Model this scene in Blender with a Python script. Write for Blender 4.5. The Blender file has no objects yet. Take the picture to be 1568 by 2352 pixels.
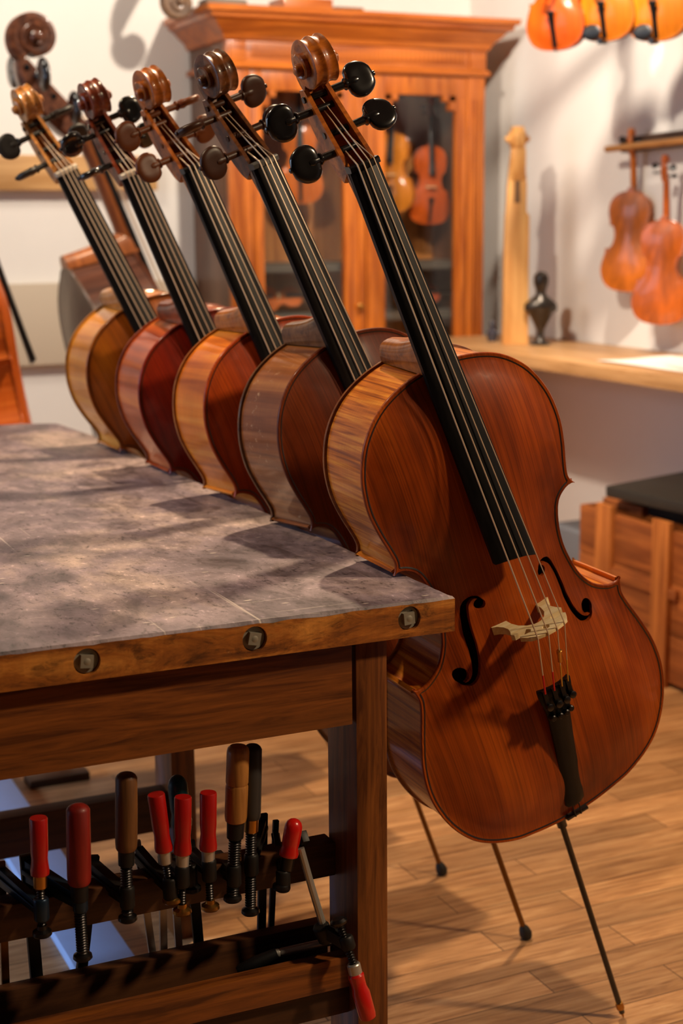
import bpy, bmesh, math, random
import numpy as np
from mathutils import Vector, Matrix
from mathutils.geometry import delaunay_2d_cdt
random.seed(7); rng = np.random.default_rng(7)
SC = bpy.context.scene; COL = SC.collection
PI = math.pi

# ---------------------------------------------------------------- camera
F_PX, YAW, PITCH, ROLL = 3480.7, 0.4322027, 0.1896920, -0.0085579
CAM = np.array([-0.94996, -1.70389, 1.31426])
def cam_axes():
    f = np.array([math.sin(YAW)*math.cos(PITCH), math.cos(YAW)*math.cos(PITCH), -math.sin(PITCH)])
    r = np.array([math.cos(YAW), -math.sin(YAW), 0.]); u = np.cross(r, f)
    return math.cos(ROLL)*r+math.sin(ROLL)*u, -math.sin(ROLL)*r+math.cos(ROLL)*u, f
CR, CU, CF = cam_axes()
cd = bpy.data.cameras.new('camera'); cam = bpy.data.objects.new('camera', cd); COL.objects.link(cam)
M = Matrix(((CR[0], CU[0], -CF[0], CAM[0]), (CR[1], CU[1], -CF[1], CAM[1]), (CR[2], CU[2], -CF[2], CAM[2]), (0, 0, 0, 1)))
cam.matrix_world = M
cd.sensor_fit = 'VERTICAL'; cd.sensor_height = 36; cd.lens = F_PX*36/2352; cd.clip_start = .05
cd.dof.use_dof = True; cd.dof.focus_distance = 2.06; cd.dof.aperture_fstop = 4.0; cd.dof.aperture_blades = 9
SC.camera = cam
def ray(p): return CR*((p[0]-784)/F_PX) - CU*((p[1]-1176)/F_PX) + CF
def at_y(px, py, y): d = ray((px, py)); return CAM + d*(y-CAM[1])/d[1]
def at_x(px, py, x): d = ray((px, py)); return CAM + d*(x-CAM[0])/d[0]
def at_z(px, py, z): d = ray((px, py)); return CAM + d*(z-CAM[2])/d[2]
def at_d(px, py, D): return CAM + ray((px, py))*D

# ---------------------------------------------------------------- light, exposure
SC.view_settings.view_transform = 'Standard'; SC.view_settings.look = 'None'
SC.view_settings.gamma = 1; SC.view_settings.use_curve_mapping = False
SC.view_settings.exposure = 0.0
wd = bpy.data.worlds.new('world'); SC.world = wd; wd.use_nodes = True
wd.node_tree.nodes['Background'].inputs[0].default_value = (.85, .88, 1, 1)
wd.node_tree.nodes['Background'].inputs[1].default_value = .03
def lamp(kind, name, loc, target, power, color, size=.1, size_y=None, cone=None, blend=.6):
    l = bpy.data.lights.new(name, kind); l.energy = power; l.color = color
    if kind == 'AREA':
        l.size = size
        if size_y: l.shape = 'RECTANGLE'; l.size_y = size_y
    else: l.shadow_soft_size = size
    if kind == 'SPOT': l.spot_size = math.radians(cone or 100); l.spot_blend = blend
    o = bpy.data.objects.new(name, l); COL.objects.link(o); o.location = loc
    o.rotation_euler = (Vector(target)-Vector(loc)).to_track_quat('-Z', 'Y').to_euler()
    return o
WARM = (1, .74, .47); WARM2 = (1, .87, .72)
lamp('SPOT', 'ceiling_spot', (.50, 1.35, 2.75), (.35, 1.0, 0), 185, WARM, .04, cone=120)
lamp('SPOT', 'ceiling_spot', (1.55, -1.35, 2.7), (.25, .15, .6), 250, WARM, .11, cone=62)
lamp('SPOT', 'ceiling_spot', (-1.0, .9, 2.75), (.05, .75, .85), 78, WARM, .05, cone=80)
lamp('SPOT', 'ceiling_spot', (1.25, 1.7, 2.75), (1.4, 3.6, 1.2), 225, WARM2, .05, cone=100)
lamp('SPOT', 'ceiling_spot', (-.3, 1.2, 2.75), (2.2, 2.6, 1.1), 245, WARM2, .05, cone=60)
lamp('SPOT', 'ceiling_spot', (-.4, 2.5, 2.75), (.1, 3.8, 1.2), 82, WARM2, .25, cone=120)
lamp('AREA', 'window_daylight', (-3.4, 1.6, 1.75), (0, 1.0, .8), 38, (.60, .75, 1), 2.2, 1.2)
lamp('AREA', 'window_daylight', (-3.4, 1.6, .55), (0, 1.2, .2), 4, (.50, .68, 1), 2.2, .7)  # low lamp added for cool light on the board and clamps
lamp('SPOT', 'window_daylight', (-3.3, 1.55, 1.15), (-.4, 1.15, .05), 300, (.52, .70, 1), .25, cone=36)  # unseen spot added to throw bluish light on the floor board

# ---------------------------------------------------------------- object helpers
def link(name, me, parent=None):
    o = bpy.data.objects.new(name, me); COL.objects.link(o)
    if parent is not None: o.parent = parent
    return o
def tag(o, label=None, cat=None, group=None, kind=None):
    if label: o['label'] = label
    if cat: o['category'] = cat
    if group: o['group'] = group
    if kind: o['kind'] = kind
    return o
def empty(name, loc=(0, 0, 0), mat=None):
    o = bpy.data.objects.new(name, None); COL.objects.link(o); o.empty_display_size = .05
    if mat is not None: o.matrix_world = mat
    else: o.location = loc
    return o
class MB:
    """collects geometry for ONE mesh object"""
    def __init__(s): s.v = []; s.f = []; s.mi = []; s.uv = {}
    def add(s, vs, fs, mi=0):
        b = len(s.v); s.v += [tuple(map(float, p)) for p in vs]
        for f in fs: s.f.append(tuple(i+b for i in f)); s.mi.append(mi)
        return s
    def box(s, lo, hi, mi=0):
        x0, y0, z0 = lo; x1, y1, z1 = hi
        return s.add([(x0,y0,z0),(x1,y0,z0),(x1,y1,z0),(x0,y1,z0),(x0,y0,z1),(x1,y0,z1),(x1,y1,z1),(x0,y1,z1)],
                     [(0,3,2,1),(4,5,6,7),(0,1,5,4),(1,2,6,5),(2,3,7,6),(3,0,4,7)], mi)
    def loft(s, rings, close=True, caps=True, mi=0):
        n = len(rings[0]); vs = [p for r in rings for p in r]; fs = []
        for i in range(len(rings)-1):
            for j in range(n if close else n-1):
                k = (j+1) % n
                fs.append((i*n+j, i*n+k, (i+1)*n+k, (i+1)*n+j))
        if caps and close:
            fs.append(tuple(range(n))[::-1]); fs.append(tuple((len(rings)-1)*n+j for j in range(n)))
        return s.add(vs, fs, mi)
    def lathe(s, p0, p1, prof, n=20, mi=0, sx=1., sdir=None):
        p0 = np.array(p0, float); p1 = np.array(p1, float); d = p1-p0; L = np.linalg.norm(d); d = d/L
        a = np.array(sdir, float) if sdir is not None else (np.array([1., 0, 0]) if abs(d[0]) < .8 else np.array([0, 1., 0]))
        a = a-d*(a@d); a /= np.linalg.norm(a); b = np.cross(d, a)
        rings = []
        for t, r in prof:
            r = max(r, 1e-5)
            rings.append([p0+d*(t*L)+a*(r*sx*math.cos(2*PI*k/n))+b*(r*math.sin(2*PI*k/n)) for k in range(n)])
        return s.loft(rings, mi=mi)
    def tube(s, pts, r, n=8, mi=0):
        pts = [np.array(p, float) for p in pts]; rs = r if hasattr(r, '__len__') else [r]*len(pts)
        rings = []; a = None
        for i, p in enumerate(pts):
            d = pts[min(i+1, len(pts)-1)]-pts[max(i-1, 0)]; d /= np.linalg.norm(d)+1e-12
            if a is None: a = np.array([1., 0, 0]) if abs(d[0]) < .8 else np.array([0, 1., 0])
            a = a-d*(a@d); a /= np.linalg.norm(a); b = np.cross(d, a)
            rings.append([p+a*(rs[i]*math.cos(2*PI*k/n))+b*(rs[i]*math.sin(2*PI*k/n)) for k in range(n)])
        return s.loft(rings, mi=mi)
    def obox(s, c, ax, half, mi=0):
        """oriented box: centre, three axes (rows), half sizes"""
        c = np.array(c, float); ax = np.array(ax, float)
        vs = [c+ax[0]*half[0]*i+ax[1]*half[1]*j+ax[2]*half[2]*k for k in (-1, 1) for j in (-1, 1) for i in (-1, 1)]
        return s.add(vs, [(0,2,3,1),(4,5,7,6),(0,1,5,4),(1,3,7,5),(3,2,6,7),(2,0,4,6)], mi)
    def beam(s, p0, p1, w, h, up=(0, 0, 1), w1=None, h1=None, mi=0):
        p0 = np.array(p0, float); p1 = np.array(p1, float); d = p1-p0; d /= np.linalg.norm(d)
        u = np.array(up, float); u = u-d*(u@d); u /= np.linalg.norm(u); a = np.cross(d, u)
        w1 = w if w1 is None else w1; h1 = h if h1 is None else h1
        r = [[p+a*(i*ww/2)+u*(j*hh/2) for i, j in ((-1,-1),(1,-1),(1,1),(-1,1))] for p, ww, hh in ((p0, w, h), (p1, w1, h1))]
        return s.loft(r, mi=mi)
    def build(s, name, mats, parent=None, angle=35, bevel=0, smooth=True, recalc=True, mod=None):
        me = bpy.data.meshes.new(name); me.from_pydata(s.v, [], s.f)
        if not isinstance(mats, (list, tuple)): mats = [mats]
        for m in mats: me.materials.append(m)
        me.polygons.foreach_set('material_index', s.mi)
        if bevel or recalc:
            bm = bmesh.new(); bm.from_mesh(me)
            if recalc: bmesh.ops.recalc_face_normals(bm, faces=bm.faces)
            if bevel:
                es = [e for e in bm.edges if len(e.link_faces) == 2 and e.calc_face_angle(0) > .5]
                bmesh.ops.bevel(bm, geom=es, offset=bevel, segments=2, affect='EDGES', profile=.6, clamp_overlap=True)
            bm.to_mesh(me); bm.free()
        if smooth:
            me.polygons.foreach_set('use_smooth', [True]*len(me.polygons)); me.set_sharp_from_angle(angle=math.radians(angle))
        me.update()
        return link(name, me, parent)

# ---------------------------------------------------------------- materials
def srgb(*c):
    return tuple(((x/255/12.92) if x/255 <= .04045 else ((x/255+.055)/1.055)**2.4) for x in c) + (1,)
class NT:
    def __init__(s, name):
        s.m = bpy.data.materials.new(name); s.m.use_nodes = True; s.t = s.m.node_tree; s.n = s.t.nodes; s.l = s.t.links
        s.p = s.n['Principled BSDF']
    def node(s, ty, **kw):
        n = s.n.new(ty)
        for k, v in kw.items(): setattr(n, k, v)
        return n
    def set(s, **kw):
        for k, v in kw.items(): s.p.inputs[k.replace('_', ' ')].default_value = v
        return s
    def coords(s, kind='Object', scale=(1, 1, 1), rot=(0, 0, 0), loc=(0, 0, 0)):
        tc = s.node('ShaderNodeTexCoord'); mp = s.node('ShaderNodeMapping')
        mp.inputs['Scale'].default_value = scale; mp.inputs['Rotation'].default_value = rot; mp.inputs['Location'].default_value = loc
        s.l.new(tc.outputs[kind], mp.inputs[0]); return mp.outputs[0]
    def noise(s, vec, scale, detail=4, rough=.6, dist=0):
        n = s.node('ShaderNodeTexNoise'); n.inputs['Scale'].default_value = scale; n.inputs['Detail'].default_value = detail
        n.inputs['Roughness'].default_value = rough; n.inputs['Distortion'].default_value = dist
        s.l.new(vec, n.inputs['Vector']); return n.outputs['Fac']
    def ramp(s, fac, stops, interp='LINEAR'):
        r = s.node('ShaderNodeValToRGB'); cr = r.color_ramp; cr.interpolation = interp
        while len(cr.elements) < len(stops): cr.elements.new(.5)
        for e, (p, c) in zip(cr.elements, stops): e.position = p; e.color = c if len(c) == 4 else (*c, 1)
        s.l.new(fac, r.inputs[0]); return r.outputs[0]
    def mix(s, fac, a, b, mode='MIX'):
        m = s.node('ShaderNodeMix', data_type='RGBA', blend_type=mode)
        for i, x in ((0, fac), (6, a), (7, b)):
            if isinstance(x, (int, float)): m.inputs[i].default_value = x
            elif isinstance(x, tuple): m.inputs[i].default_value = x
            else: s.l.new(x, m.inputs[i])
        return m.outputs[2]
    def base(s, sock): s.l.new(sock, s.p.inputs['Base Color']); return s
    def bump(s, sock, strength=.2, dist=.002):
        b = s.node('ShaderNodeBump'); b.inputs['Strength'].default_value = strength; b.inputs['Distance'].default_value = dist
        s.l.new(sock, b.inputs['Height']); s.l.new(b.outputs[0], s.p.inputs['Normal']); return s
def g(v): return (v, v, v, 1)
def plain(name, col, rough=.5, metal=0, coat=0, spec=.5, var=0):
    t = NT(name); t.set(Base_Color=col, Roughness=rough, Metallic=metal, Coat_Weight=coat, Specular_IOR_Level=spec)
    if var:
        f = t.noise(t.coords(), 40, 5)
        t.base(t.mix(f, tuple(c*(1-var) for c in col[:3])+(1,), tuple(min(1, c*(1+var)) for c in col[:3])+(1,)))
    return t.m
def wood(name, dark, light, axis=0, rough=.5, coat=0, fine=60, blotch=3, bump=.08, stretch=14, coat_rough=.1, spec=.4):
    """grain runs along the object axis given"""
    t = NT(name); sc = [fine]*3; sc[axis] = fine/stretch; sb = [blotch]*3; sb[axis] = blotch/3
    a = t.noise(t.coords(scale=sc), 1, 6, .65, .6); b = t.noise(t.coords(scale=sb), 1, 3, .5, .4)
    mid = tuple((dark[i]+light[i])/2 for i in range(3))+(1,)
    c1 = t.ramp(a, [(.36, dark), (.5, mid), (.65, light)]); c2 = t.ramp(b, [(.3, g(.6)), (.7, g(1.15))])
    t.base(t.mix(.85, c1, c2, 'MULTIPLY'))
    t.set(Roughness=rough, Coat_Weight=coat, Coat_Roughness=coat_rough, Specular_IOR_Level=spec)
    if bump: t.bump(a, bump, .001)
    return t.m
def spruce(name, dark, mid, light, coat=.35):
    """varnished belly: fine straight grain along the body, antiqued patches"""
    t = NT(name)
    gr = t.noise(t.coords(scale=(520, 2.2, 1)), 1, 3, .6, .15); bl = t.noise(t.coords(scale=(9, 3.2, 5)), 1, 4, .55, .3)
    wide = t.noise(t.coords(scale=(34, 1.1, 5)), 1, 2, .5, .2)
    c = t.ramp(bl, [(.28, dark), (.5, mid), (.74, light)])
    c = t.mix(.75, c, t.ramp(gr, [(.32, g(.45)), (.6, g(1.12))]), 'MULTIPLY')
    c = t.mix(.3, c, t.ramp(wide, [(.3, g(.78)), (.7, g(1.18))]), 'MULTIPLY')
    t.base(c); t.set(Roughness=.5, Coat_Weight=coat, Coat_Roughness=.14, Specular_IOR_Level=.15); t.bump(gr, .05, .0006)
    return t.m
def maple(name, dark, mid, light, wave=120, shear=1.5, contrast=1., coat=.6, wear=None, uv=True):
    """flamed ribs: curl bands across the arc (UV in metres)"""
    t = NT(name)
    v = t.coords('UV' if uv else 'Object', scale=(wave, wave*.028*shear, 4), rot=(0, 0, .10*shear))
    f = t.noise(v, 1, 3, .5, .5); b = t.noise(t.coords('UV' if uv else 'Object', scale=(7, 12, 5)), 1, 3)
    fine = t.noise(t.coords('UV' if uv else 'Object', scale=(14, 500, 5)), 1, 3)
    k = .16/contrast
    c = t.ramp(f, [(.5-k, dark), (.5, mid), (.5+k, light)])
    c = t.mix(.6, c, t.ramp(b, [(.3, g(.72)), (.7, g(1.15))]), 'MULTIPLY')
    c = t.mix(.4, c, t.ramp(fine, [(.3, g(.75)), (.65, g(1.1))]), 'MULTIPLY')
    if wear:
        w = t.noise(t.coords('UV' if uv else 'Object', scale=(60, 40, 5)), 1, 8, .75)
        w2 = t.noise(t.coords('UV' if uv else 'Object', scale=(5, 9, 5)), 1, 2)
        mk = t.mix(1., t.ramp(w, [(.58, g(0)), (.64, g(1))]), t.ramp(w2, [(.45, g(0)), (.6, g(1))]), 'MULTIPLY')
        c = t.mix(mk, c, wear)
    t.base(c); t.set(Roughness=.38, Coat_Weight=coat, Coat_Roughness=.10, Specular_IOR_Level=.25)
    return t.m

EBONY = wood('ebony', srgb(9, 8, 8), srgb(20, 18, 18), 1, .42, .0, 160, 6, .05, spec=.2)
EBPEG = plain('polished_ebony', srgb(16, 14, 14), .22, coat=.5)
BLACK = plain('black_plastic', srgb(18, 18, 19), .4)
RUBBER = plain('black_rubber', srgb(14, 14, 14), .6)
STEEL = plain('steel', srgb(190, 186, 180), .4, .7)
STEELDK = plain('dark_steel', srgb(70, 68, 68), .35, 1)
IRON = plain('blackened_iron', srgb(40, 38, 37), .5, .6, var=.4)
STRING = plain('wound_string', srgb(208, 182, 154), .4, .25)
BRASS = plain('brass', srgb(190, 140, 70), .3, 1)
BRONZE = plain('bronze_rod', srgb(120, 88, 48), .35, 1)
REDSILK = plain('red_silk', srgb(205, 22, 18), .6)
YELSILK = plain('yellow_silk', srgb(205, 150, 45), .6)
BRIDGEW = wood('pale_maple', srgb(236, 206, 146), srgb(252, 236, 192), 0, .5, 0, 120, 6, .03)
PURF = plain('purfling_black', srgb(28, 12, 6), .5, coat=.5)

# ---------------------------------------------------------------- instrument body
K = .944
HALF = [(0,.0045),(.04,.0065),(.08,.012),(.115,.0195),(.155,.038),(.184,.061),(.207,.095),(.2215,.133),(.228,.175),(.224,.22),(.212,.263),(.199,.3),(.193,.322),(.194,.336),(.1975,.349),
(.19,.345),(.176,.3455),(.16,.353),(.1445,.366),(.130,.39),(.1215,.42),(.1175,.45),(.1195,.48),(.126,.506),(.134,.52),(.146,.529),(.157,.5325),(.166,.531),
(.160,.540),(.158,.551),(.162,.573),(.168,.60),(.1725,.635),(.170,.67),(.162,.7),(.1475,.73),(.129,.753),(.106,.772),(.08,.785),(.05,.794),(.025,.798),(0,.80)]
BASSHALF = HALF[:28] + [(.158,.541),(.152,.552),(.152,.572),(.154,.60),(.153,.64),(.146,.68),(.132,.715),(.112,.745),(.09,.768),(.07,.785),(.05,.799),(.036,.812),(.02,.818),(0,.82)]
def catmull(P, n):
    P = np.array(P, float); P = np.vstack([2*P[0]-P[1], P, 2*P[-1]-P[-2]]); o = []
    for i in range(1, len(P)-2):
        a, b, c, d = P[i-1:i+3]
        for t in np.arange(n)/n: o.append(.5*(2*b+(c-a)*t+(2*a-5*b+4*c-d)*t*t+(3*b-a-3*c+d)*t**3))
    o.append(P[-2]); return np.array(o)
def outline(half, n=5):
    h = np.array(half); R = np.vstack([catmull(h[0:15], n)[:-1], catmull(h[14:28], n)[:-1], catmull(h[27:], n)])
    return np.vstack([R, (R*[-1, 1])[::-1][1:-1]])            # closed, counter-clockwise
def offset(O, d):
    t = np.roll(O, -1, 0)-np.roll(O, 1, 0); t /= np.linalg.norm(t, axis=1, keepdims=True)
    return O+np.c_[-t[:, 1], t[:, 0]]*d
def dist(P, O):
    a = O; b = np.roll(O, -1, 0); e = b-a; L = (e**2).sum(1)+1e-12; out = []
    for q in np.array_split(P, max(1, len(P)//400+1)):
        t = np.clip(((q[:, None]-a)*e).sum(2)/L, 0, 1); out.append(np.sqrt(((q[:, None]-a-t[..., None]*e)**2).sum(2).min(1)))
    return np.concatenate(out)
def inside(P, O):
    x, y = P[:, 0:1], P[:, 1:2]; a = O; b = np.roll(O, -1, 0)
    c = ((a[:, 1] > y) != (b[:, 1] > y)) & (x < (b[:, 0]-a[:, 0])*(y-a[:, 1])/(b[:, 1]-a[:, 1]+1e-15)+a[:, 0])
    return c.sum(1) % 2 == 1
def circle(c, r, n=16, sy=1.): return np.array([(c[0]+r*math.cos(2*PI*k/n), c[1]+r*sy*math.sin(2*PI*k/n)) for k in range(n)])
def fholes():
    c = catmull([(.053,.436),(.0565,.4445),(.0665,.4475),(.0775,.4405),(.0835,.422),(.0865,.395),(.0880,.37),(.0925,.345),(.1010,.3275),(.1125,.3215),(.1225,.326),(.1265,.336)], 4)
    n = len(c); s = np.linspace(0, 1, n); w = np.interp(s, [0, .12, .25, .5, .75, .88, 1], [.0022, .0022, .0042, .0062, .0046, .0024, .0022])
    t = np.gradient(c, axis=0); t /= np.linalg.norm(t, axis=1, keepdims=True); nn = np.c_[-t[:, 1], t[:, 0]]*w[:, None]
    stem = np.vstack([c+nn, (c-nn)[::-1]])
    right = [stem, circle((.0575, .4345), .0085), circle((.1195, .3375), .0115)]
    return right+[h*[-1, 1] for h in right]
def cdt_mesh(loops, pts, keep):
    vs = []; es = []
    for L in loops:
        b = len(vs); vs += [Vector(p) for p in L]; es += [(b+i, b+(i+1) % len(L)) for i in range(len(L))]
    vs += [Vector(p) for p in pts]
    v, e, f, *_ = delaunay_2d_cdt(vs, es, [], 0, 1e-6)
    v = np.array([(p.x, p.y) for p in v]); f = np.array([x for x in f if len(x) == 3])
    return v, f[keep(v[f].mean(1))]
def plate_mesh(half, grid, arch, holes, s, edge=.0055, flip=False, z0=0.):
    O = outline(half); OI = offset(O, .0015); loops = [OI]+holes
    b0, b1 = O.min(0), O.max(0); G = np.stack(np.meshgrid(np.arange(b0[0], b1[0], grid), np.arange(b0[1], b1[1], grid)), -1).reshape(-1, 2)
    G = G[inside(G, O)]; G = G[dist(G, O) > max(.019, grid*.8)]
    rings = [offset(O, d) for d in (.0065, .0125)]
    pts = [G]
    for r, d in zip(rings, (.0065, .0125)):
        q = r[inside(r, O)]; q = q[dist(q, O) > d*.93]; pts.append(q[::1 if grid < .012 else 2])
    P = np.vstack(pts)
    for h in holes: P = P[~inside(P, h)]; P = P[dist(P, h) > .003]
    keep = lambda c: inside(c, OI) & ~np.any([inside(c, h) for h in holes], axis=0) if holes else inside(c, OI)
    v, f = cdt_mesh(loops, P, keep)
    d = dist(v, O); z = arch*(1-np.exp(-(np.clip(d-.009, 0, 1)/.055)**1.35)) - .0016*np.exp(-((d-.009)/.004)**2)
    nb = [set() for _ in v]
    for a, b, c in f: nb[a] |= {b, c}; nb[b] |= {a, c}; nb[c] |= {a, b}
    free = [i for i in range(len(v)) if d[i] > .02 and nb[i]]
    for _ in range(10):
        z2 = z.copy()
        for i in free: z2[i] = .5*z[i]+.5*np.mean(z[list(nb[i])])
        z = z2
    z = z+.0018
    mb = MB(); sg = -1 if flip else 1
    mb.add(np.c_[v, sg*z+z0]*s, f)
    rings = [np.c_[OI, np.full(len(O), sg*.0017+z0)], np.c_[offset(O, .0003), np.full(len(O), sg*.0006+z0)], np.c_[O, np.full(len(O), -sg*.0012+z0)],
             np.c_[offset(O, .0006), np.full(len(O), -sg*.0040+z0)], np.c_[offset(O, .006), np.full(len(O), -sg*edge+z0)]]
    mb.loft([r*s for r in rings], caps=False)
    if holes:   # thickness of the sound holes
        cnt = {}
        for t in f:
            for a, b in ((t[0], t[1]), (t[1], t[2]), (t[2], t[0])): cnt[(min(a, b), max(a, b))] = cnt.get((min(a, b), max(a, b)), 0)+1
        for (a, b), n in cnt.items():
            if n == 1 and d[a] > .01:
                mb.add([np.r_[v[a], z[a]+z0]*s, np.r_[v[b], z[b]+z0]*s, np.r_[v[b], z[b]+z0-.007]*s, np.r_[v[a], z[a]+z0-.007]*s], [(0, 1, 2, 3)])
    return mb
def rib_mesh(half, dep, s, name, mat, parent):
    O = offset(outline(half), .0045); n = len(O); L = np.r_[0, np.cumsum(np.linalg.norm(np.diff(np.vstack([O, O[:1]]), axis=0), axis=1))]
    me = bpy.data.meshes.new(name); vs = []; fs = []
    Oc = np.vstack([O, O[:1]]); zs = (-.004, -dep+.004)
    for z in zs: vs += [tuple(p) for p in (np.c_[Oc, np.full(n+1, z)]*s)]
    fs = [(i, n+1+i, n+2+i, i+1) for i in range(n)]
    me.from_pydata(vs, [], fs); me.materials.append(mat); uv = me.uv_layers.new(name='UVMap')
    for p in me.polygons:
        i = p.index
        for li, c in zip(p.loop_indices, ((L[i], 0), (L[i], dep), (L[i+1], dep), (L[i+1], 0))): uv.data[li].uv = (c[0], c[1])
    me.polygons.foreach_set('use_smooth', [True]*len(fs)); me.set_sharp_from_angle(angle=math.radians(45)); me.flip_normals(); me.update()
    return link(name, me, parent)
def ribbon(half, d0, d1, arch, s):
    O = outline(half); a, b = offset(O, d0), offset(O, d1); ok = (dist(a, O) > d0*.9) & (dist(b, O) > d1*.9)
    a, b = a[ok], b[ok]; n = len(a)
    zz = lambda q: arch*(1-np.exp(-(np.clip(dist(q, O)-.009, 0, 1)/.055)**1.35)) - .0016*np.exp(-((dist(q, O)-.009)/.004)**2)+.0018+.0005
    mb = MB(); mb.add(np.vstack([np.c_[a, zz(a)], np.c_[b, zz(b)]])*s, [(i, (i+1) % n, n+(i+1) % n, n+i) for i in range(n) if np.linalg.norm(a[i]-a[(i+1) % n]) < .05])
    return mb
def build_bridge(s):
    P = [(.052,.0205),(.0525,.0245),(.046,.030),(.0410,.040),(.0395,.052),(.0425,.062),(.0465,.069),(.0435,.0745),(.033,.0740),(.0225,.0755),(.018,.0815),(.022,.0870),(.031,.0865),(.039,.083),(.0420,.087),(.0365,.096),(.0325,.1035)]
    arc = [(x, .1125-.0090*(x/.0325)**2) for x in np.linspace(.026, 0, 6)]
    inner = [(.026,.0205),(.0275,.0275),(.0275,.042),(.0240,.056),(.016,.0675),(.0065,.0735),(0,.0745)]
    R = P+arc[:-1]; Lp = [(-x, z) for x, z in R][::-1]
    loop = np.array(R+[(0,.1125)]+Lp+[(-x, z) for x, z in inner[:-1]]+[(0,.0745)]+inner[:-1][::-1])
    heart = np.array([(.006*math.sin(2*PI*k/16)*(1 if math.cos(2*PI*k/16) > -.5 else .8), .0945+.0062*math.cos(2*PI*k/16)) for k in range(16)])
    v, f = cdt_mesh([loop, heart], [], lambda c: inside(c, loop) & ~inside(c, heart))
    th = lambda z: np.interp(z, [.02, .05, .112], [.0068, .0058, .0022])
    mb = MB(); n = len(v); y = .3845
    front = np.c_[v[:, 0], y-th(v[:, 1]), v[:, 1]]; back = np.c_[v[:, 0], y+th(v[:, 1]), v[:, 1]]
    fs = [tuple(t) for t in f]+[tuple(t[::-1]+n) for t in f]; cnt = {}
    for t in f:
        for a, b in ((t[0], t[1]), (t[1], t[2]), (t[2], t[0])): cnt.setdefault((min(a, b), max(a, b)), []).append((a, b))
    for k, l in cnt.items():
        if len(l) == 1: a, b = l[0]; fs.append((b, a, a+n, b+n))
    return mb.add(np.vstack([front, back])*s, fs)
def zfb(y): return .068-.155*(y-.494)
def hwfb(y): return .0235+(1.1-y)*(.0345-.0235)/.606
FY, FZ = [1.097, 1.12, 1.15, 1.185, 1.2135], [-.031, -.043, -.062, -.083, -.099]
def scroll_mesh(s, sh):
    mb = MB(); cy, cz = 1.2435, -.076
    back = catmull([(1.078,-.058),(1.088,-.074),(1.118,-.095),(1.150,-.111),(1.185,-.119),(1.214,-.1165)], 3)
    fy = np.linspace(1.097, 1.2135, len(back)); rings = []
    for i, (by, bz) in enumerate(back):
        fz = np.interp(fy[i], FY, FZ); u = i/(len(back)-1); hw = .0240*(1-u)+.0200*u; fr = np.array([fy[i], fz]); bk = np.array([by, bz]); m = bk+.30*(fr-bk)
        c = .0065
        pr = [(-hw, *fr), (-hw+c, *fr), (-hw+c, *m), (hw-c, *m), (hw-c, *fr), (hw, *fr), (hw, *(bk+.12*(fr-bk))), (hw*.75, *bk), (0, *(bk-.03*(fr-bk))), (-hw*.75, *bk), (-hw, *(bk+.12*(fr-bk)))]
        rings.append([np.array(p)*s for p in pr])
    mb.loft(rings)
    # solid floor at the lower end of the peg box, above the nut
    # volute: swept section, wider towards the eye
    T0, T1 = 222., 222.+900.; N = 110; rr = []
    rad = lambda a: np.interp(a, [222, 290, 360, 450, 540, 630, 720, 810, 900, 1010, 1122], [.0465, .0425, .0385, .0340, .0300, .0255, .0215, .0175, .0140, .0105, .0080])
    for i in range(N+1):
        a = T0+(T1-T0)*i/N; u = i/N; w = np.interp(a, [222, 360, 450, 540, 620, 700, 860, 960], [.0170, .0165, .0185, .0205, .0212, .0250, .0262, .0300])
        ro = rad(a); ri = min(rad(min(a+360, T1))*.8, ro*.75) if a+360 < T1 else .0035
        ca, sa = math.cos(math.radians(a)), math.sin(math.radians(a)); fl = .0024*(1-u)+.0006
        sec = [(-w*.93, ri), (-w*.95, (ri+ro)/2), (-w, ro-.0022), (-w*.93, ro), (-w*.75, ro-fl*.6), (-w*.5, ro-fl), (-w*.25, ro-fl*.6), (-w*.10, ro), (0, ro+.0005), (w*.10, ro), (w*.25, ro-fl*.6), (w*.5, ro-fl), (w*.75, ro-fl*.6), (w*.93, ro), (w, ro-.0022), (w*.95, (ri+ro)/2), (w*.93, ri)]
        rr.append([np.array((x, cy+r*ca, cz+r*sa))*s for x, r in sec])
    mb.loft(rr)
    mb.lathe(np.array((-.0345, cy, cz))*s, np.array((.0345, cy, cz))*s, [(0, .0052*s), (.02, .0072*s), (.05, .0084*s), (.10, .0080*s), (.90, .0080*s), (.95, .0084*s), (.98, .0072*s), (1, .0052*s)], 18)
    if sh: mb.v = [(x, y, z+sh*max(0, y/s-.494)/.6*s) for x, y, z in mb.v]
    return mb
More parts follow.
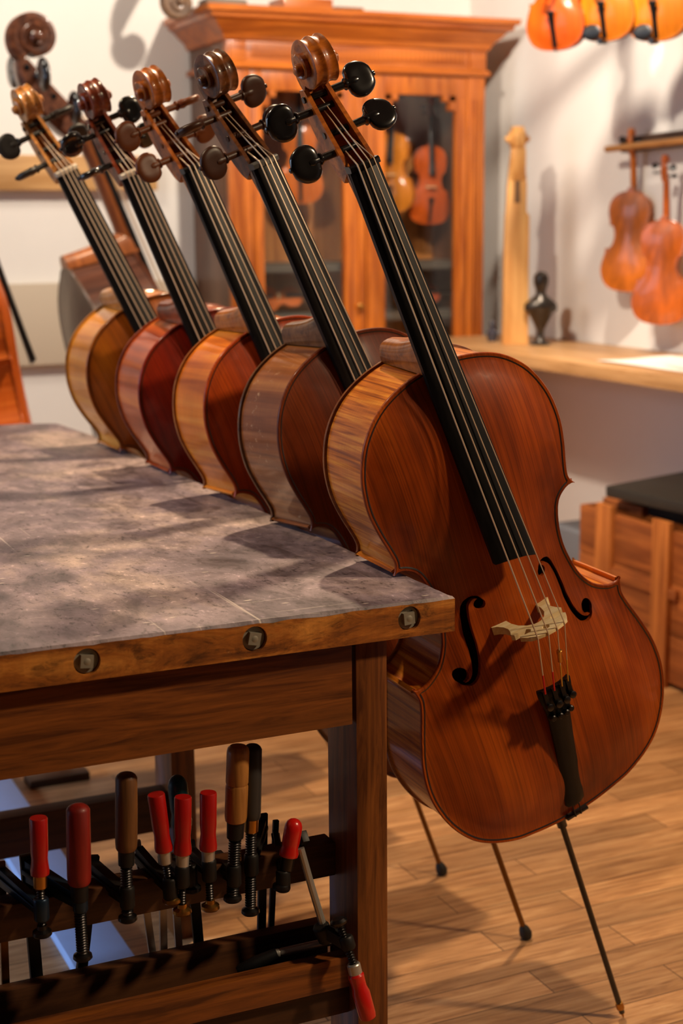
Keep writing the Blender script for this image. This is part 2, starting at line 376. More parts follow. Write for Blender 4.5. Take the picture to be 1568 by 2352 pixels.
def peg_mesh(y, side, ang, s, sh):
    z = float(np.interp(y, FY, FZ))-.0125+sh*(y-.494)/.6
    mb = MB(); X = lambda x: np.array((x*side, y, z))*s
    L = .105; x0 = -.0235
    prof = [(0, .0046), (.001, .0050), (.046, .0056), (.066, .0060), (.0685, .0088), (.0705, .0088), (.0725, .0066), (.078, .0075), (.083, .0085), (.089, .007)]
    mb.lathe(X(x0), X(x0+.089), [(p[0]/.089, p[1]*s) for p in prof], 14)
    ca, sa = math.cos(math.radians(ang)), math.sin(math.radians(ang)); c = X(.0700)
    a = np.array((side, 0, 0)); b = np.array((0, ca, sa)); d = np.array((0, -sa, ca)); rings = []
    for i in range(15):
        t = -1+2*i/14; th = math.sin((t+1)/2*PI)
        w = math.sqrt(max(0, 1-t*t))
        w = w**.8*(.0265-.003*t)
        thick = (.0078*math.sqrt(max(0, 1-t**4))+.0004)
        ring = []
        for k in range(20):
            q = 2*PI*k/20; cx, sx = math.cos(q), math.sin(q)
            rx = math.copysign(abs(cx)**.8, cx); ry = math.copysign(abs(sx)**.8, sx)*(1-.28*(1-abs(cx))*(1-t*t))
            ring.append(c+(a*(.0235*t)+b*(w*rx)+d*(thick*ry))*s)
        rings.append(ring)
    mb.loft(rings)
    tip = X(.0945); mb.lathe(X(.0925), X(.0965), [(0, .004*s), (.6, .0036*s), (1, .001*s)], 10)
    return mb
PEGS = [(1.183, -1), (1.1235, -1), (1.2005, 1), (1.1483, 1)]

def fiddle(name, label, cat, mat4, s, C, dep=.132, dz=0., grid=.014, half=HALF, pin=None, group=None, peg_ang=(0,0,0,0), chin=False, full=True, bridge=True, tail=True, head=1.):
    """bowed instrument built in its own frame: x across, y up the body, z out of the belly"""
    root = empty(name, mat=mat4); tag(root, label, cat, group)
    sh = dz
    def shear(mb):
        mb.v = [(x, y, z+sh*max(0, y/s-.494)/.6*s) for x, y, z in mb.v]; return mb
    arch = .030
    fh = fholes() if full else []
    top = plate_mesh(half, grid, arch, fh, s).build('top_plate', C['top'], root, 50)
    if full:
        ribbon(half, .0052, .0075, arch, s).build('purfling', PURF, top, 60)
    rib_mesh(half, dep, s, 'ribs', C['rib'], root)
    plate_mesh(half, max(grid, .02), .022, [], s, flip=True, z0=-dep).build('back_plate', C['back'], root, 50)
    # neck and heel
    mb = MB(); rings = []
    for y, hw, d in ((.80,.0270,.030),(.835,.0262,.027),(.88,.0255,.0235),(.95,.0245,.0225),(1.02,.0238,.0215),(1.06,.0235,.023),(1.085,.0240,.030),(1.098,.0240,.036)):
        zt = zfb(y)-.0085
        rings.append([np.array((hw*math.cos(a), y-.25*d*math.sin(a) if y > 1.05 else y, zt-d*math.sin(a)))*s for a in np.linspace(0, PI, 13)]+[np.array((0, y, zt))*s])
    mb.loft(rings); rings = []
    ytop = half[-1][1]
    for u in np.linspace(0, 1, 9):
        z = .012-u*(dep+.013); hw = .0285-.0070*u; Ly = .056-.052*math.sin(min(1, u*1.35)*PI/2)*.28-.012*u
        rings.append([np.array((hw*math.copysign(abs(math.cos(a))**.7, math.cos(a)), ytop-.004+Ly*math.sin(a)**.75, z))*s for a in np.linspace(0, PI, 17)])
    mb.loft(rings); shear(mb).build('neck', C['neck'], root, 40)
    mb = MB(); rings = []
    for y in np.linspace(.494, 1.095, 9):
        hw = hwfb(y); z = zfb(y); c = .0075*hw/.0345; t = .0115 if y > .80 else .0105
        rings.append([np.array((hw*x, y+(.006*(1-x*x)-.008*x if y < .5 else 0), z+c*(1-x*x)-.0015*(abs(x) == 1)))*s for x in np.linspace(-1, 1, 13)]
                     + [np.array((hw*x, y+(.006*(1-x*x)-.008*x if y < .5 else 0), z-t+(.6*c*(1-x*x) if y < .78 else 0)))*s for x in np.linspace(.985, -.985, 9)])
    shear(mb.loft(rings)).build('fingerboard', EBONY, root, 40)
    mb = MB(); rings = []
    for y, e in ((1.0935, .001), (1.0945, .0045), (1.101, .0055), (1.1035, .003)):
        hw = .0240; z = zfb(y)
        rings.append([np.array((hw*x, y, z+.0055*(1-x*x)+e))*s for x in np.linspace(-1, 1, 9)]+[np.array((hw, y, z-.012))*s, np.array((-hw, y, z-.012))*s])
    shear(mb.loft(rings)).build('nut', C.get('nut', EBPEG), root, 30)
    def hd(m):
        m.v = [(x*(1+.5*(head-1)), 1.09*s+(y-1.09*s)*head, -.03*s+(z+.03*s)*head) for x, y, z in m.v]; return m
    hd(scroll_mesh(s, sh)).build('scroll', C['scroll'], root, 40)
    for (y, sd), an in zip(PEGS, peg_ang): hd(peg_mesh(y, sd, an, s, sh)).build('peg', C['peg'], root, 40)
    if tail:
        mb = MB(); rings = []
        for y, hw, z in ((.276,.0295,.0615),(.2735,.0310,.0620),(.262,.0305,.0610),(.25,.0270,.0590),(.235,.0230,.0560),(.21,.0195,.0500),(.15,.0175,.0370),(.09,.0180,.0230),(.045,.0185,.0130),(.033,.0175,.0110),(.029,.0130,.0105)):
            rings.append([np.array((hw*x, y, z+.010*(1-x*x)*(hw/.031)))*s for x in np.linspace(-1, 1, 11)]+[np.array((hw*x, y, z-.006+.008*(1-x*x)*(hw/.031)))*s for x in np.linspace(.96, -.96, 7)])
        tp = mb.loft(rings).build('tailpiece', C.get('tail', EBONY), root, 40)
        if full:
            for i, x in enumerate((-.0215, -.0072, .0072, .0215)):
                z = .061+.010*(1-(x/.031)**2); m2 = MB()
                m2.lathe(np.array((x, .248, z-.004))*s, np.array((x, .248, z+.008))*s, [(0, .0035*s), (.45, .0035*s), (.5, .006*s), (.95, .006*s), (1, .005*s)], 12)
                m2.box(np.array((x-.0035, .252, z-.003))*s, np.array((x+.0035, .276, z+.0035))*s)
                m2.lathe(np.array((x*.78, .222, z-.012))*s, np.array((x*.78, .222, z-.001))*s, [(0, .005*s), (.85, .005*s), (1, .0035*s)], 12)
                m2.build('fine_tuner', STEELDK if i else STEELDK, tp, 40)
        mb = MB()
        for x in (-.006, .006): mb.tube([np.array(p)*s for p in ((x, .045, .008), (x, .018, .0095), (x*.9, .0055, .0086), (x*.7, -.0005, -.006), (x*.5, -.0005, -.05))], .0013*s, 6)
        mb.build('tailgut', BLACK, root)
        mb = MB(); mb.box(np.array((-.021, .0045, -.004))*s, np.array((.021, .0105, .0080))*s)
        mb.build('saddle', EBPEG, root, bevel=.0015)
    if bridge:
        build_bridge(s).build('bridge', BRIDGEW, root, 30, bevel=0)
    if full:
        for i in range(4):
            u = (i-1.5)/1.5; x0, x1, x2 = .0135*u, .0245*u, .0215*u
            zb = .1135-.0090*(x1/.0325)**2; zn = zfb(1.1)+.0055*(1-(x0/.024)**2)+.0062; zt = .061+.010*(1-(x2/.031)**2)+.0035
            r = (.00125, .00115, .0010, .0009)[i]*s
            yp, _ = PEGS[(1, 0, 2, 3)[i]]
            P = [(x0*.5, yp, float(np.interp(yp, FY, FZ))-.0145), (x0, 1.1035, zn-.001), (x0, 1.098, zn), (x1, .3845, zb), (x2, .272, zt)]
            so = shear(MB().tube([np.array(p)*s for p in P], r, 6)).build('string', STRING, root)
            a, b = np.array(P[3]), np.array(P[4]); k = .66 if i < 2 else .62
            MB().tube([(a+(b-a)*k)*s, b*s], r*1.35, 6).build('string_winding', REDSILK if i < 2 else YELSILK, so)
            if i == 2 and C.get('wolf'): MB().lathe((a+(b-a)*.36)*s, (a+(b-a)*.56)*s, [(0, .0022*s), (.05, .0042*s), (.3, .0042*s), (.34, .0034*s), (1, .0034*s)], 12).build('brass_tube', BRASS, so)
    if chin:
        mb = MB(); rings = []
        for t in np.linspace(-1, 1, 9):
            w = math.sqrt(max(0.001, 1-t*t)); rings.append([np.array((-.085+.075*t, .075+.055*w*math.cos(a), .040+.014*w*math.sin(a)+.012*t*t))*s for a in np.linspace(0, 2*PI, 13)[:-1]])
        mb.loft(rings); mb.box(np.array((-.045, -.010, -dep*.98))*s, np.array((-.015, .03, .040))*s)
        mb.build('chin_rest', C['chin'], root, 40)
    if pin:
        L, rod, tipm, tk = pin; ep = MB()
        zc = -.066*dep/.132
        ep.lathe(np.array((0, .012, zc))*s, np.array((0, -.052, zc))*s, [(0, .012*s), (.3, .016*s), (.34, .019*s), (.45, .019*s), (.55, .012*s), (.9, .0085*s), (1, .0085*s)], 18, mi=1)
        ep.lathe(np.array((0, -.04, zc))*s, np.array((0, -L+.012, zc))*s, [(0, .0052*s), (1, .0052*s)], 14)
        eo = ep.build('endpin', [rod, EBPEG], root)
        if tk == 'spike': pr = [(0, .0065*s), (.25, .0075*s), (.38, .0072*s), (.4, .0042*s), (.6, .0045*s), (.75, .003*s), (1, .0008*s)]; t0 = -L+.035
        else: pr = [(0, .006*s), (.25, .010*s), (.6, .0125*s), (.9, .010*s), (1, .006*s)]; t0 = -L+.032
        MB().lathe(np.array((0, t0, zc))*s, np.array((0, -L, zc))*s, pr, 16).build('endpin_tip', tipm, eo)
    return root

# ================================================================ the room
def struct(name, mb, mat, **kw): o = mb.build(name, mat, None, smooth=False, **kw); o['kind'] = 'structure'; return o
XW, YW, XL, YF, ZC = 2.2, 3.85, -3.6, -3.6, 2.9
t = NT('oak_planks')
br = t.node('ShaderNodeTexBrick', offset=.37, offset_frequency=2); br.inputs['Scale'].default_value = 1; br.inputs['Brick Width'].default_value = .62; br.inputs['Row Height'].default_value = .085
br.inputs['Mortar Size'].default_value = .0012; br.inputs['Mortar Smooth'].default_value = .3; br.inputs['Bias'].default_value = 0
br.inputs['Color1'].default_value = g(0); br.inputs['Color2'].default_value = g(1); br.inputs['Mortar'].default_value = g(.5)
t.l.new(t.coords(), br.inputs['Vector'])
gr = t.noise(t.coords(scale=(5, 70, 1)), 1, 6, .65, .9); bl = t.noise(t.coords(scale=(2.2, 9, 1)), 1, 4, .6, .6)
c = t.ramp(gr, [(.28, srgb(128, 84, 48)), (.5, srgb(190, 140, 92)), (.75, srgb(222, 176, 124))])
tone = t.ramp(br.outputs['Color'], [(0, g(.66)), (1, g(1.12))])
c = t.mix(1., c, tone, 'MULTIPLY'); c = t.mix(.7, c, t.ramp(bl, [(.3, g(.7)), (.7, g(1.12))]), 'MULTIPLY')
c = t.mix(br.outputs['Fac'], c, srgb(70, 44, 24)); t.base(c); t.set(Roughness=.42, Specular_IOR_Level=.35); t.bump(gr, .05, .001)
FLOOR = t.m
struct('floor', MB().box((XL-.1, YF-.1, -.1), (XW+.1, YW+.1, 0)), FLOOR)
t = NT('white_plaster'); t.base(t.mix(t.noise(t.coords(), 2.5, 4), srgb(224, 218, 210), srgb(236, 231, 224))); t.set(Roughness=.85, Specular_IOR_Level=.2)
t.bump(t.noise(t.coords(), 140, 3), .05, .001); WALL = t.m
struct('wall_back', MB().box((XL-.1, YW, 0), (XW+.1, YW+.1, ZC)), WALL)
struct('wall_right', MB().box((XW, YF-.1, 0), (XW+.1, YW, ZC)), WALL)
struct('wall_front', MB().box((XL-.1, YF-.1, 0), (XW, YF, ZC)), plain('dark_panelling', srgb(92, 72, 56), .6, var=.2))  # unseen wall, its tone darkened to cut bounce light
struct('ceiling', MB().box((XL-.1, YF-.1, ZC), (XW+.1, YW+.1, ZC+.1)), plain('grey_ceiling', srgb(118, 106, 96), .8))
mb = MB()   # left wall with a window opening
WY0, WY1, WZ0, WZ1 = .4, 2.8, .15, 2.4
mb.box((XL-.1, YF, 0), (XL, WY0, ZC)); mb.box((XL-.1, WY1, 0), (XL, YW, ZC)); mb.box((XL-.1, WY0, 0), (XL, WY1, WZ0)); mb.box((XL-.1, WY0, WZ1), (XL, WY1, ZC))
struct('wall_left', mb, bpy.data.materials['dark_panelling'])  # same darkened tone, keeps bounce light off the lower ribs
WHITEP = plain('white_paint', srgb(232, 230, 226), .5)
mb = MB()
for y in (WY0, (WY0+WY1)/2-.03, WY1-.06): mb.box((XL-.09, y, WZ0), (XL-.03, y+.06, WZ1))
for z in (WZ0, WZ1-.06): mb.box((XL-.09, WY0, z), (XL-.03, WY1, z+.06))
struct('window_1', mb, WHITEP)
struct('baseboard_right', MB().box((XW-.014, YF, 0), (XW, YW-.015, .08)), WHITEP)
struct('baseboard_back', MB().box((XL, YW-.014, 0), (XW-.015, YW, .08)), WHITEP)

# ================================================================ workbench
H = .8262
t = NT('worn_benchtop')
n1 = t.noise(t.coords(scale=(4, 3, 4)), 1, 5, .6, .5); n2 = t.noise(t.coords(scale=(16, 9, 10)), 1, 6, .7, .8); n3 = t.noise(t.coords(scale=(90, 45, 60)), 1, 5, .75)
sc1 = t.noise(t.coords(scale=(5, 170, 10), rot=(0, 0, .9)), 1, 2, .5, .4); sc2 = t.noise(t.coords(scale=(150, 2.2, 10), rot=(0, 0, .06)), 1, 2, .5, .25)
c = t.ramp(n1, [(.34, srgb(80, 70, 80)), (.5, srgb(132, 116, 122)), (.66, srgb(176, 154, 144))])
c = t.mix(.9, c, t.ramp(n2, [(.33, g(.36)), (.5, g(.95)), (.66, g(1.4))]), 'MULTIPLY')
c = t.mix(.9, c, t.ramp(n3, [(.33, g(.22)), (.44, g(.95)), (.60, g(1.05)), (.68, g(1.9))]), 'MULTIPLY')
for q, f in ((sc1, .30), (sc2, .35)):
    c = t.mix(t.ramp(q, [(.69, g(0)), (.76, g(f*1.5))]), c, srgb(206, 192, 182))
vo = t.node('ShaderNodeTexVoronoi'); vo.inputs['Scale'].default_value = 1; t.l.new(t.coords(scale=(34, 90, 40), rot=(0, 0, .2)), vo.inputs['Vector'])
c = t.mix(t.ramp(vo.outputs['Distance'], [(.06, g(.75)), (.14, g(0))]), c, srgb(40, 32, 32))
vo2 = t.node('ShaderNodeTexVoronoi'); vo2.inputs['Scale'].default_value = 1; t.l.new(t.coords(scale=(14, 42, 40), rot=(0, 0, -.3)), vo2.inputs['Vector'])
c = t.mix(t.ramp(vo2.outputs['Distance'], [(.05, g(.8)), (.10, g(0))]), c, srgb(205, 190, 178))
t.base(c); t.set(Roughness=.5, Specular_IOR_Level=.5)
t.l.new(t.ramp(n2, [(.3, g(.38)), (.7, g(.62))]), t.p.inputs['Roughness']); t.bump(n3, .25, .001)
BTOP = t.m
t = NT('worn_bench_edge')
n1 = t.noise(t.coords(scale=(5, 5, 26)), 1, 6, .7, .8); n2 = t.noise(t.coords(scale=(22, 22, 60)), 1, 6, .75, 1.)
n4 = t.noise(t.coords(scale=(70, 20, 4)), 1, 4, .6, .3)
c = t.ramp(n1, [(.34, srgb(84, 42, 12)), (.5, srgb(160, 92, 30)), (.66, srgb(206, 136, 58))])
c = t.mix(.8, c, t.ramp(n2, [(.36, g(.28)), (.48, g(.95)), (.66, g(1.25))]), 'MULTIPLY')
c = t.mix(.4, c, t.ramp(n4, [(.3, g(.6)), (.6, g(1.1))]), 'MULTIPLY')
c = t.mix(t.ramp(t.noise(t.coords(scale=(18, 18, 50)), 1, 7, .8, .6), [(.66, g(0)), (.70, g(.8))]), c, srgb(206, 160, 108))
t.base(c); t.set(Roughness=.48); t.bump(n2, .25, .002); BEDGE = t.m
BWOOD = wood('bench_oak_x', srgb(76, 36, 10), srgb(140, 78, 28), 0, .42, .15, 75, 5, .1)
BWOODZ = wood('bench_oak_z', srgb(78, 38, 10), srgb(140, 80, 30), 2, .42, .15, 75, 5, .1)
BDARK = wood('bench_oak_dark', srgb(58, 32, 16), srgb(96, 58, 30), 0, .5, 0, 46, 5, .1)
bench = empty('workbench', (-.9, 1.0, 0)); tag(bench, 'large old wooden workbench with scarred grey top and bolted brown edge', 'workbench')
BO = np.array((-.9, 1.0, 0))
def bb(mb): mb.v = [tuple(np.array(p)-BO) for p in mb.v]; return mb
HB = H-.0476; XB = -1.9
holes = [at_y(200, 1520, 0), at_y(585, 1468, 0), at_y(940, 1421, 0)]
mb = MB()
fx = list(np.linspace(0, XB, 191)); ry = list(np.linspace(0, 1.74, 150)); 
edge = [(x, 0) for x in fx]+[(XB, 2.03), (-.10, 2.03), (-.02, 1.99)]+[(0, y) for y in ry[::-1][:-1]]
edge = np.array(edge, float); jit = rng.normal(0, 1, len(edge)); jit = np.convolve(jit, [.25, .5, .25], 'same')
def inset(E, d):
    t_ = np.roll(E, -1, 0)-np.roll(E, 1, 0); t_ /= np.linalg.norm(t_, axis=1, keepdims=True); n_ = np.c_[t_[:, 1], -t_[:, 0]]
    c_ = np.array((-.9, 1.0)); sgn = np.sign(((c_-E)*n_).sum(1, keepdims=True)); return E+n_*sgn*(d[:, None] if hasattr(d, '__len__') else d)
top_in = inset(edge, .0034+np.abs(jit)*.0016); ne = len(edge)
mb.add([(x, y, H) for x, y in top_in], [tuple(range(ne))], 0)
e2 = inset(edge, np.clip(np.abs(jit)*.0006, 0, .002))
r0 = [(x, y, H) for x, y in top_in]; r1 = [(x, y, H-.0030-abs(j)*.0016) for (x, y), j in zip(e2, jit)]
mb.loft([r0, r1], caps=False, mi=0)
# side faces except the front one
nf = len(fx)
r2 = [(x, y, HB) for x, y in edge]
fs = [(i, (i+1) % ne, ne+(i+1) % ne, ne+i) for i in range(nf-1, ne)]
mb.add(r1+r2, fs, 1)
mb.add(r2, [tuple(range(ne))], 1)
loop = np.array([(r1[i][0], r1[i][2]) for i in range(nf)]+[(XB, HB), (0, HB)]); cl = [circle((h[0], h[2]), .0165, 24) for h in holes]
v, f = cdt_mesh([loop]+cl, [], lambda c: inside(c, loop) & ~np.any([inside(c, q) for q in cl], axis=0))
mb.add(np.c_[v[:, 0], np.zeros(len(v)), v[:, 1]], f, 1)
for q in cl:
    mb.loft([[(x, 0, z) for x, z in q], [(x, .009, z) for x, z in q]], caps=False, mi=1)
topo = bb(mb).build('tabletop', [BTOP, BEDGE], bench, 30)
for h in holes:
    m2 = MB(); m2.lathe((h[0], .011, h[2]), (h[0], .0055, h[2]), [(0, .0165), (.7, .0165), (1, .0150)], 24)
    a = random.uniform(-.3, .3); ax = ((math.cos(a), 0, math.sin(a)), (0, 1, 0), (-math.sin(a), 0, math.cos(a)))
    m2.obox((h[0], .003, h[2]), ax, (.0078, .0035, .0078)); m2.lathe((h[0], .004, h[2]), (h[0], -.0012, h[2]), [(0, .0052), (.8, .0052), (1, .003)], 14)
    bb(m2).build('bolt', plain('old_bolt_steel', srgb(150, 143, 128), .5, .4, var=.35) if h is holes[0] else bpy.data.materials['old_bolt_steel'], topo)
bb(MB().box((-1.85, .02, .664), (-.1412, .047, HB))).build('apron', BWOOD, bench, bevel=.0015)
bb(MB().box((-.135, .047, .68), (-.11, 1.95, HB))).build('apron', BDARK, bench, bevel=.0015)
for x, y, d in ((-.136, .02, .093), (-.136, .81, .10), (-1.85, .02, .093), (-1.85, 1.85, .1), (-.1, 1.86, .09)):
    bb(MB().box((x, y, 0), (x+.0455, y+d, HB))).build('leg', BWOODZ, bench, bevel=.002)
bb(MB().box((-1.8, .09, .423), (-.136, .126, .4715))).build('clamp_rail', BDARK, bench, bevel=.002)
bb(MB().box((-1.8, .036, .283), (-.136, .060, .328))).build('tray_rail', BWOOD, bench, bevel=.0015)
bb(MB().box((-1.8, .048, .238), (-.136, .075, .2825))).build('stretcher', BDARK, bench, bevel=.0015)
bb(MB().box((-1.8, .119, .262), (-.136, .141, .341))).build('tray_rail', BDARK, bench, bevel=.0015)
bb(MB().box((-1.8, .060, .268), (-.136, .119, .276))).build('tray_bottom', BDARK, bench)
a, b = at_y(0, 1880, .86), at_y(360, 1800, .86); zt = (a[2]+b[2])/2
bb(MB().box((-1.8, .835, zt-.075), (-.136, .875, zt))).build('stretcher', BDARK, bench, bevel=.002)

# ================================================================ five cellos
def axes_of(alpha, rv):
    A = np.array([[math.cos(alpha), -math.sin(alpha), 0], [0, 0, -1], [math.sin(alpha), math.cos(alpha), 0]])
    rv = np.array(rv); th = np.linalg.norm(rv)+1e-12; k = rv/th; Kx = np.array([[0, -k[2], k[1]], [k[2], 0, -k[0]], [-k[1], k[0], 0]])
    return (np.eye(3)+math.sin(th)*Kx+(1-math.cos(th))*Kx@Kx)@A
def mat_from(A, pos):
    return Matrix(((A[0][0], A[0][1], A[0][2], pos[0]), (A[1][0], A[1][1], A[1][2], pos[1]), (A[2][0], A[2][1], A[2][2], pos[2]), (0, 0, 0, 1)))
C1 = np.array([[0.9373791155, -0.3482455260, 0.0067414683], [-0.0050519685, -0.0329461010, -0.9994443617], [0.3482741321, 0.9368242141, -0.0326423124]])
POSE = [((0.31250, 0.15100, 0.43898), C1, 1., .132, 0.),
        ((0.33172, 0.49435, 0.43269), axes_of(.35487, (-.04532, -.00036, .13388)), 1.0249, .133, -.0063),
        ((0.31965, 0.82510, 0.44214), axes_of(.35796, (-.02847, 0, .12259)), 1.0186, .1287, .001),
        ((0.33507, 1.17864, 0.43350), axes_of(.38492, (.01503, 0, .03016)), 1.0374, .1430, .026),
        ((0.35704, 1.51741, 0.44171), axes_of(.42905, (.00753, 0, .05181)), 1.0644, .1414, .005)]
def scroll_wood(name, d, l): return wood(name, d, l, 0, .38, .5, 60, 26, .0, 3, .08, .3)
CELLO = [
 dict(top=spruce('red_brown_spruce', srgb(88, 30, 3), srgb(148, 61, 8), srgb(190, 90, 16)), rib=maple('golden_flamed_maple', srgb(140, 66, 8), srgb(198, 108, 24), srgb(222, 142, 46), 150, 1.2, 1.0),
      scroll=scroll_wood('amber_scroll', srgb(124, 56, 8), srgb(196, 108, 26)), peg=EBPEG, wolf=True),
 dict(top=spruce('dark_brown_spruce', srgb(66, 24, 4), srgb(98, 38, 8), srgb(122, 54, 12)), rib=maple('grey_brown_worn_maple', srgb(104, 52, 18), srgb(142, 80, 34), srgb(168, 106, 52), 60, 1, .7, .9, srgb(188, 146, 108)),
      scroll=scroll_wood('dark_brown_scroll', srgb(58, 28, 8), srgb(118, 66, 26)), peg=plain('rosewood_peg_dark', srgb(54, 28, 14), .4, spec=.3, var=.4), nut=plain('grey_nut', srgb(70, 68, 66), .4)),
 dict(top=spruce('orange_red_spruce', srgb(124, 38, 2), srgb(166, 60, 6), srgb(190, 78, 10)), rib=maple('honey_flamed_maple', srgb(168, 78, 10), srgb(214, 114, 24), srgb(234, 148, 48), 36, 2, .9),
      scroll=scroll_wood('orange_brown_scroll', srgb(118, 58, 14), srgb(178, 98, 30)), peg=plain('rosewood_peg', srgb(92, 48, 22), .4, spec=.3, var=.35), nut=EBPEG),
 dict(top=spruce('deep_red_spruce', srgb(86, 14, 2), srgb(124, 26, 4), srgb(146, 40, 6)), rib=maple('red_brown_flamed_maple', srgb(130, 46, 10), srgb(178, 78, 24), srgb(206, 112, 46), 30, 1.5, .8),
      scroll=scroll_wood('red_brown_scroll', srgb(74, 24, 8), srgb(124, 50, 18)), peg=EBPEG, nut=plain('pale_nut', srgb(180, 172, 160), .4)),
 dict(top=spruce('brown_orange_spruce', srgb(104, 48, 4), srgb(146, 74, 8), srgb(170, 96, 16)), rib=maple('yellow_maple', srgb(168, 92, 14), srgb(210, 126, 28), srgb(230, 156, 50), 40, 1.5, .7),
      scroll=scroll_wood('pale_tan_scroll', srgb(140, 84, 34), srgb(196, 134, 68)), peg=plain('matt_black_peg', srgb(24, 23, 23), .5), nut=plain('pale_nut_two', srgb(180, 172, 160), .4))]
CL = ['cello nearest the camera with reddish brown belly and pale bridge at the workbench corner',
      'second cello from the front with grey-brown worn ribs, dark belly and dark brown scroll',
      'middle cello of the leaning row with honey orange flamed ribs and brown rosewood pegs',
      'fourth cello from the front with deep red belly and glossy red-brown scroll',
      'farthest cello of the leaning row with yellow ribs and pale tan scroll']
PA = [(4, -4, -18, -38), (80, 6, 12, 30), (4, -6, 84, 22), (32, 82, 2, 25), (0, 80, 84, 35)]
for i, ((p, A, s, dep, dz), C, lab, pa) in enumerate(zip(POSE, CELLO, CL, PA)):
    C['back'] = C['neck'] = wood('neck_'+C['rib'].name, *[tuple(c*.72 for c in q[:3])+(1,) for q in
        [(srgb(124, 62, 14), srgb(186, 106, 34)), (srgb(96, 56, 26), srgb(140, 92, 50)), (srgb(164, 84, 18), srgb(208, 124, 40)), (srgb(116, 38, 10), srgb(166, 70, 26)), (srgb(166, 98, 24), srgb(210, 140, 52))][i]], 0, .36, .4, 60, 8, 0, 10, .06, .25)
    A = np.array(A); pos = np.array(p)*K; ss = s*K
    zc = -.066*dep/.132
    L = (pos[2]+A[2][2]*zc*ss)/(A[2][1]*ss)              # the tip stands on the floor
    pin = (L, EBPEG if i == 0 else BRONZE, BRASS if i == 0 else RUBBER, 'spike' if i == 0 else 'ball')
    fiddle('cello', lab, 'cello', mat_from(A, pos), ss, C, dep, dz, .009 if i == 0 else .016, pin=pin, group='cellos leaning in a row along the workbench', peg_ang=pa)

# ================================================================ double bass and a cello beyond the bench
def frame(tilt, az):
    y = np.array((-math.sin(tilt), 0, math.cos(tilt))); z = np.array((math.cos(az)*math.cos(tilt), math.sin(az), math.cos(az)*math.sin(tilt)))
    z = z-y*(z@y); z /= np.linalg.norm(z); return np.stack([np.cross(y, z), y, z], 1)
BS = 1.50*K; A = frame(math.radians(13), math.radians(3)); heel = at_y(303, 557, 2.85); pos = heel-A@np.array((0, .835, .01))*BS
CB = dict(top=spruce('bass_belly', srgb(60, 26, 12), srgb(82, 40, 20), srgb(96, 50, 28)), rib=wood('bass_ribs', srgb(58, 30, 20), srgb(92, 54, 38), 2, .35, .8, 40, 6, 0), scroll=scroll_wood('bass_scroll', srgb(62, 32, 20), srgb(118, 70, 46)), peg=EBPEG)
CB['back'] = wood('bass_back', srgb(70, 52, 42), srgb(98, 76, 62), 1, .4, .4, 40, 6, 0); CB['neck'] = wood('bass_neck', srgb(120, 62, 26), srgb(170, 98, 48), 1, .4, .5, 60, 8, 0)
Lb = (pos[2]+A[2][2]*-.066*BS)/(A[2][1]*BS)
fiddle('double_bass', 'dark brown double bass leaning back behind the far end of the workbench', 'double bass', mat_from(A, pos), BS, CB, .150, 0, .03, BASSHALF, (max(Lb, .07), STEELDK, RUBBER, 'ball'), peg_ang=(10, 10, 10, 10), head=1.28)
LS = 1.08*K; A = frame(math.radians(8.5), math.radians(-9)); pos = at_d(26, 826, 4.15)-A@np.array((-.166, .531, 0))*LS
CLc = dict(top=spruce('bright_orange_belly', srgb(160, 66, 12), srgb(190, 88, 20), srgb(206, 108, 34)), rib=maple('bright_orange_ribs', srgb(160, 66, 16), srgb(196, 92, 26), srgb(212, 112, 40), 40, 1.5, .6), scroll=scroll_wood('bright_orange_scroll', srgb(150, 66, 16), srgb(190, 96, 30)), peg=EBPEG)
CLc['back'] = CLc['neck'] = wood('bright_orange_neck', srgb(160, 72, 18), srgb(200, 100, 32), 1, .35, .9, 60, 8, 0)
Lc = (pos[2]+A[2][2]*-.066*LS)/(A[2][1]*LS)
fiddle('cello', 'bright orange glossy cello standing upright beyond the workbench, cut off by the left picture edge', 'cello', mat_from(A, pos), LS, CLc, .132, 0, .016, HALF, (max(Lc, .1), STEELDK, RUBBER, 'ball'), peg_ang=(10, 80, 30, 60), full=False, bridge=False, tail=False)

